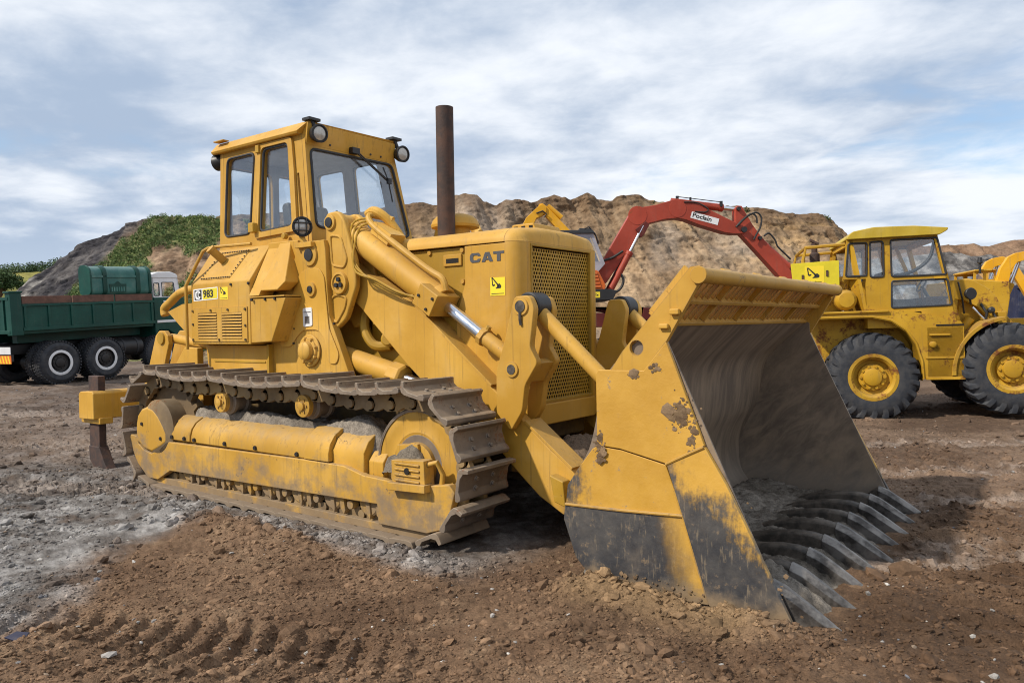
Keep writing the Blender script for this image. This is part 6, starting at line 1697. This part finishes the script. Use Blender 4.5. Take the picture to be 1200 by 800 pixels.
# ---- second loader, farther off at the right edge
OX = Vector((2.955, 7.94, -.032)); k_ = 1.62
cc_ = CAMP + (OX - CAMP) * k_; zg = .05
L2 = thing('wheel_loader', 'distant yellow loader with a big arched lift arm at the right edge', 'wheel loader', (cc_.x, cc_.y, 0), (0, 0, R(21.4)))
z2 = lambda z: CAMP.z + (z - .032 - CAMP.z) * k_
p2f = lambda L: [(x * k_, z2(z)) for x, z in L]
pl2 = lambda mb, nm, m, **k: mb.build(nm, m, L2, **k)
for yy in (.15, 1.75):
    pl2(MB().prism(p2f([(1.84, 2.22), (1.90, 2.43), (2.007, 2.61), (2.113, 2.666), (2.25, 2.69), (2.42, 2.63), (2.6, 2.3), (2.75, 1.9), (2.66, 1.88), (2.5, 2.2), (2.36, 2.46), (2.25, 2.55), (2.14, 2.52), (2.06, 2.42), (2.02, 2.22)]), 'y', yy, yy + .16), 'lift_arm', 'yexc', bev=.012)
    pl2(MB().tube((1.98 * k_, yy + .3, z2(1.9)), (2.10 * k_, yy + .3, z2(2.2)), .10, None, 14), 'lift_ram', 'ywl', bev=0)
    pl2(MB().tube((2.10 * k_, yy + .3, z2(2.2)), (2.22 * k_, yy + .3, z2(2.55)), .05, None, 12), 'ram_rod', 'chrome', bev=0)
pl2(MB().prism(p2f([(1.30, 2.27), (1.42, 2.285), (1.56, 2.26), (2.02, 2.22), (2.03, 1.98), (1.98, 1.6), (1.3, 1.6)]), 'y', .1, 2.3), 'body', 'ywl', bev=.03)
cbx = [rloop(p2f([(1.59, 2.275), (1.70, 2.275), (1.70, 2.375), (1.60, 2.375)]), .03), rloop(p2f([(1.76, 2.27), (1.85, 2.265), (1.855, 2.375), (1.76, 2.375)]), .03)]
for yy in (.35, 2.0):
    q = pl2(MB().hplate(p2f([(1.55, 2.2), (1.565, 2.41), (1.87, 2.41), (1.88, 2.2)]), cbx, lambda u, v, w, yy=yy: (u, yy + w, v), 0, .05), 'cab_side', 'ywl', bev=0)
    for lp in cbx: MB().hplate(lp, [], lambda u, v, w, yy=yy: (u, yy + w, v), .02, .025).build('window', 'glass', q, bev=0, smooth=False)
pl2(MB().prism(p2f([(1.545, 2.40), (1.56, 2.43), (1.87, 2.43), (1.88, 2.40)]), 'y', .3, 2.1), 'cab_roof', 'ywl', bev=.02)
pl2(MB().lathe([(0, .03), (.25, .03), (.28, .07), (.42, .05)], (1.63 * k_, .25, z2(2.36)), (0, 0, 1), 12), 'beacon', 'black', bev=0)
for x in (1.25, 3.6):
    for yy, s_ in ((.2, -1), (2.2, 1)): disc_wheel(L2, x * 1.3, yy, .72 + .05, .72, .5, s_, 'ywl', .38, 0, 'ywl')
pl2(MB().box(1.4, 5.0, .6, 1.8, .5, 1.6), 'chassis', 'ywl', bev=.03)
# blue steel skip beyond it
kb = 1.9; cb_ = CAMP + (OX - CAMP) * kb
SK = thing('skip', 'dark blue steel skip beyond the arched loader at the right edge', 'skip', (cb_.x, cb_.y, 0), (0, 0, R(21.4)))
zb_ = lambda z: CAMP.z + (z - .032 - CAMP.z) * kb
sk = MB().prism([(2.15 * kb, .0), (2.11 * kb, zb_(2.16)), (3.2 * kb, zb_(2.16)), (3.1 * kb, .0)], 'y', 0, 2.2).build('body', 'blue', SK, bev=.02)
rbs = MB().box(2.10 * kb, 3.21 * kb, -.06, .06, zb_(2.16) - .12, zb_(2.16) + .02)
for k in range(5): rbs.box(2.2 * kb + k * .42, 2.2 * kb + k * .42 + .09, -.06, 0.0, .05, zb_(2.16) - .12)
rbs.build('skip_ribs', 'blue', SK, bev=.01)

# ---- red wheeled excavator
EX = thing('wheeled_excavator', 'red wheeled excavator with its long boom arched over the yellow bucket', 'excavator', (-3.614, 9.964, 0), (0, 0, R(36.4)))
z3 = 1.207
sh3 = lambda L: [(x, z + z3) for x, z in L]
pe = lambda mb, nm, m, **k: mb.build(nm, m, EX, **k)
bm_ = sh3([(.12, 1.42), (.204, 1.673), (1.02, 3.03), (1.08, 3.085), (1.20, 3.11), (1.60, 3.17), (1.95, 3.27), (2.10, 3.305), (2.40, 3.265), (3.45, 2.73), (3.62, 2.66), (3.70, 2.56), (3.64, 2.47), (3.40, 2.47), (3.20, 2.50), (2.60, 2.69), (2.30, 2.81), (2.095, 2.855), (1.80, 2.83), (1.43, 2.745), (1.32, 2.68), (1.245, 2.562), (.412, 1.367), (.25, 1.30)])
bo = pe(MB().prism(bm_, 'y', -.19, .19), 'boom', 'red', bev=.012)
MB().lathe([(0, .22), (.006, .218)], (1.16, -.19, 2.93 + z3), (0, -1, 0), 32).lathe([(0, .20), (.006, .198)], (2.10, -.19, 3.07 + z3), (0, -1, 0), 32).each('boom_patch', 'red', bo, bev=0)
e1 = Vector((3.062 - 2.399, 0, 2.805 - 2.996)); e1.normalize(); e3 = Vector((.19, 0, .98)).normalized(); e3 = (e3 - e1 * e3.dot(e1)).normalized()
FN = lambda u, v, w: tuple(Vector((2.392, -.191 - w, 2.856 + z3)) + e1 * u + e3 * v)
pg = block([[(0, 0), (.66, 0), (.66, .152), (0, .152)]], FN, .004).build('name_board', 'whiteplain', bo, bev=0)
lettering('Poclain', .145, lambda u, v, w: FN(.030 + u * 1.13, .036 + v, w + .0045), .002, .022, 1.0).build('lettering', 'ink', pg, bev=0)
# stick
sk_ = pe(MB().prism(sh3([(3.46, 3.08), (3.52, 3.13), (3.61, 3.12), (3.70, 2.96), (3.86, 2.68), (4.05, 2.42), (4.93, 1.38), (5.9, .1), (5.6, .0), (4.45, 1.50), (3.70, 2.34), (3.50, 2.55), (3.47, 2.75)]), 'y', -.15, .15), 'stick', 'red', bev=.012)
MB().lathe([(0, .07), (.05, .065)], (3.64, -.20, 2.56 + z3), (0, -1, 0), 16).lathe([(0, .05), (.05, .045)], (3.53, -.16, 3.05 + z3), (0, -1, 0), 14).lathe([(0, .05), (.05, .045)], (4.02, -.16, 2.36 + z3), (0, -1, 0), 14).each('stick_pin', 'black', sk_, bev=0)
pe(MB().prism(sh3([(5.3, .6), (5.9, .3), (6.1, -.3), (5.8, -.9), (5.2, -.95), (5.0, -.5), (5.5, -.6), (5.6, -.1)]), 'y', -.45, .45), 'digging_bucket', 'darkred', bev=.02)


def ram(p0, p1, f, r, rr, m='red', yy=0.):
    a, b = Vector((p0[0], yy, p0[1] + z3)), Vector((p1[0], yy, p1[1] + z3)); mid = a + (b - a) * f
    o = pe(MB().tube(a, mid, r, None, 18).lathe([(-.08, r * 1.15), (0, r * 1.15), (.02, r * .9)], mid, b - a, 18), 'ram', m, bev=0)
    MB().tube(mid, b, rr, None, 14).build('ram_rod', 'chrome', o, bev=0)
    return o


for yy in (-.24, .24):
    ram((.48, 1.16), (1.28, 2.68), .60, .075, .042, 'darkred' if yy > 0 else 'red', yy)
    pe(MB().prism(sh3([(1.10, 2.60), (1.34, 2.78), (1.42, 2.70), (1.30, 2.48), (1.22, 2.40)]), 'y', yy - .04, yy + .04), 'ram_lug', 'darkred', bev=.006)
ram((1.98, 3.27), (3.50, 3.06), .80, .085, .05)
ram((4.02, 2.36), (4.95, 1.50), .80, .085, .045)
pe(MB().path([(2.10, -.1, 3.27 + z3), (2.11, -.1, 3.365 + z3), (3.13, -.1, 3.225 + z3), (3.15, -.1, 3.14 + z3)], .010, 6).box(2.08, 2.14, -.13, -.07, 3.25 + z3, 3.38 + z3).box(2.40, 2.44, -.13, -.07, 3.22 + z3, 3.345 + z3).box(3.11, 3.17, -.13, -.07, 3.12 + z3, 3.245 + z3), 'ram_pipe', 'black', bev=0)


def hose(L, yy=-.22, r=.022): pe(MB().path(spl([(x, yy, z + z3) for x, z in L]), r, 8), 'hose', 'hose', bev=0)


hose([(3.45, 2.62), (3.60, 2.78), (3.80, 2.92), (3.92, 2.86), (3.94, 2.70)])
hose([(3.50, 2.66), (3.70, 2.85), (3.92, 2.95), (4.04, 2.84), (4.02, 2.62), (3.93, 2.45), (3.86, 2.32)])
hose([(4.10, 2.40), (4.22, 2.46), (4.36, 2.30), (4.42, 2.15), (4.62, 1.95), (4.72, 1.85)])
hose([(2.25, 3.22), (2.55, 3.20), (2.80, 3.06), (2.74, 2.98), (2.5, 3.0)], -.20, .016)
hose([(.16, 1.72), (.30, 1.86), (.55, 1.95), (.80, 2.10)], -.25, .03)
hose([(.16, 1.72), (.22, 1.50), (.36, 1.22), (.52, 1.12), (.72, 1.22), (.80, 1.42), (.72, 1.60)], -.27, .03)
# upper works: slatted orange body, dark front box and pale cab
ub_ = pe(MB().prism(sh3([(-2.6, .90), (-2.6, 1.60), (-2.3, 1.70), (.02, 1.66), (.16, 1.60), (.32, 1.28), (.30, 1.18), (-.1, 1.18), (-.1, .90)]), 'y', -.85, 1.3), 'upper_body', 'orange', bev=.02)
sl2 = MB()
for k in range(5): sl2.prism([(-.86, 1.22 + z3 + k * .075), (-.875, 1.235 + z3 + k * .075), (-.875, 1.265 + z3 + k * .075), (-.86, 1.275 + z3 + k * .075)], 'x', -.9, .20 - k * .02)
sl2.build('body_slats', 'orange', ub_, bev=0)
fb_ = pe(MB().prism(sh3([(-.25, .93), (-.25, 1.19), (.40, 1.19), (.56, 1.15), (.46, .95)]), 'y', -.95, .95), 'front_box', 'black', bev=.012)
sd_ = block([[(0, 0), (.14, 0), (.14, .13), (0, .13)]], lambda u, v, w: (.03 + u, -.951 - w, 1.0 + z3 + v), .003).build('sticker', 'decal_yellow', fb_, bev=0)
picto(lambda u, v, w: (.035 + u, -.955 - w, 1.02 + z3 + v), .12, .10, .001).build('sticker_picture', 'ink', sd_, bev=0)
cq = sh3([(-.75, 1.62), (-.70, 2.50), (.10, 2.50), (.36, 1.80), (.20, 1.62)])
chs = [rloop(sh3([(-.27, 1.85), (-.27, 2.42), (.05, 2.42), (.26, 1.85)]), .04), rloop(sh3([(-.66, 1.85), (-.64, 2.40), (-.34, 2.40), (-.34, 1.85)]), .04)]
cbx_ = None
for yy in (-.40, .45):
    q = pe(MB().hplate(cq, chs, lambda u, v, w, yy=yy: (u, yy + w, v), 0, .05), 'cab_side', 'interior', bev=0); cbx_ = q
    for lp in chs: MB().hplate(lp, [], lambda u, v, w, yy=yy: (u, yy + w, v), .02, .025).build('window', 'glass', q, bev=0, smooth=False)
pe(MB().prism(sh3([(-.78, 2.50), (-.74, 2.58), (.06, 2.58), (.13, 2.50)]), 'y', -.45, .55).prism(sh3([(-.22, 2.58), (.03, 2.58), (.08, 2.62), (-.22, 2.64)]), 'y', -.35, .45), 'cab_roof', 'seal', bev=.015)
for k in range(4): pe(MB().path([(-.12 + k * .05, -.38 + k * .2, 2.60 + z3), (.0 + k * .04, -.38 + k * .2, 2.66 + z3), (.14 + k * .03, -.38 + k * .2, 2.50 + z3), (.22 + k * .02, -.38 + k * .2, 2.3 + z3)], .014, 6), 'cab_guard_bar', 'black', bev=0)
pe(MB().lathe([(0, .55), (.22, .55)], (-.4, .1, .72 + z3), (0, 0, 1), 28), 'slew_ring', 'black', bev=0)
ch_ = pe(MB().prism(sh3([(-2.6, .30), (-2.6, .66), (1.33, .66), (1.36, .75), (-.0, .78), (.4, .72), (1.30, .58), (1.2, .35)]), 'y', -.95, 1.0), 'chassis', 'darkred', bev=.015)
pe(MB().prism(sh3([(1.10, .50), (1.14, .76), (1.34, .76), (1.36, .48)]), 'y', -1.0, 1.05), 'front_blade_mount', 'darkred', bev=.01)
for x in (.62, -1.9):
    for yy, s_ in ((-.85, -1), (.95, 1)): disc_wheel(EX, x, yy, .10 + z3 - .62 + .0, .62, .34, s_, 'darkred', .33, 0, 'darkred')
# ---- bright yellow excavator farther back: only the boom shows over the hood
oy = Vector((-7.771, 14.431, 4.056))
Y2 = thing('tracked_excavator', 'bright yellow excavator far behind with only its raised boom showing over the hood', 'excavator', (oy.x, oy.y, .1), (0, 0, R(36.4)))
zz = 3.956
py = lambda mb, nm, m, **k: mb.build(nm, m, Y2, **k)
s4 = lambda L: [(x, z + zz) for x, z in L]
bq = py(MB().prism(s4([(-2.1, -1.9), (-1.9, -1.55), (-.62, .92), (-.20, 1.30), (-.10, 1.34), (.02, 1.24), (.02, 1.10), (-.12, .98), (-.30, .90), (-1.55, -1.7), (-1.8, -2.1)]), 'y', -.2, .2), 'boom', 'yexc', bev=.012)
py(MB().prism(s4([(-.22, 1.34), (-.10, 1.37), (.04, 1.26), (.95, .30), (1.9, -.9), (1.7, -1.0), (.62, .25), (-.02, .98), (-.14, 1.12)]), 'y', -.16, .16), 'stick', 'yexc', bev=.012)
py(MB().tube((.06, -.02, 1.30 + zz), (.50, -.02, .92 + zz), .09, None, 14), 'ram', 'yexc', bev=0)
py(MB().path([(-.30, -.22, 1.05 + zz), (-.1, -.22, 1.12 + zz), (.02, -.22, 1.02 + zz), (-.06, -.22, .92 + zz)], .022, 8), 'hose', 'hose', bev=0)
py(MB().prism(s4([(-4.2, -3.0), (-4.2, -1.9), (-3.8, -1.7), (-1.7, -1.8), (-1.5, -3.0)]), 'y', -1.2, 1.2), 'upper_body', 'yexc', bev=.03)
py(MB().prism(s4([(-2.6, -1.8), (-2.6, -.7), (-1.9, -.7), (-1.4, -1.6), (-1.4, -2.6)]), 'y', .3, 1.15), 'cab', 'yexc', bev=.03)
for yy in (-1.3, .8): py(MB().prism(rloop(s4([(-4.4, -3.9), (-4.4, -3.1), (-1.2, -3.1), (-1.2, -3.9)]), .38, 6), 'y', yy, yy + .5), 'track', 'shoe', bev=.01)
S.cycles.transparent_max_bounces = 24
S.cycles.max_bounces = 8
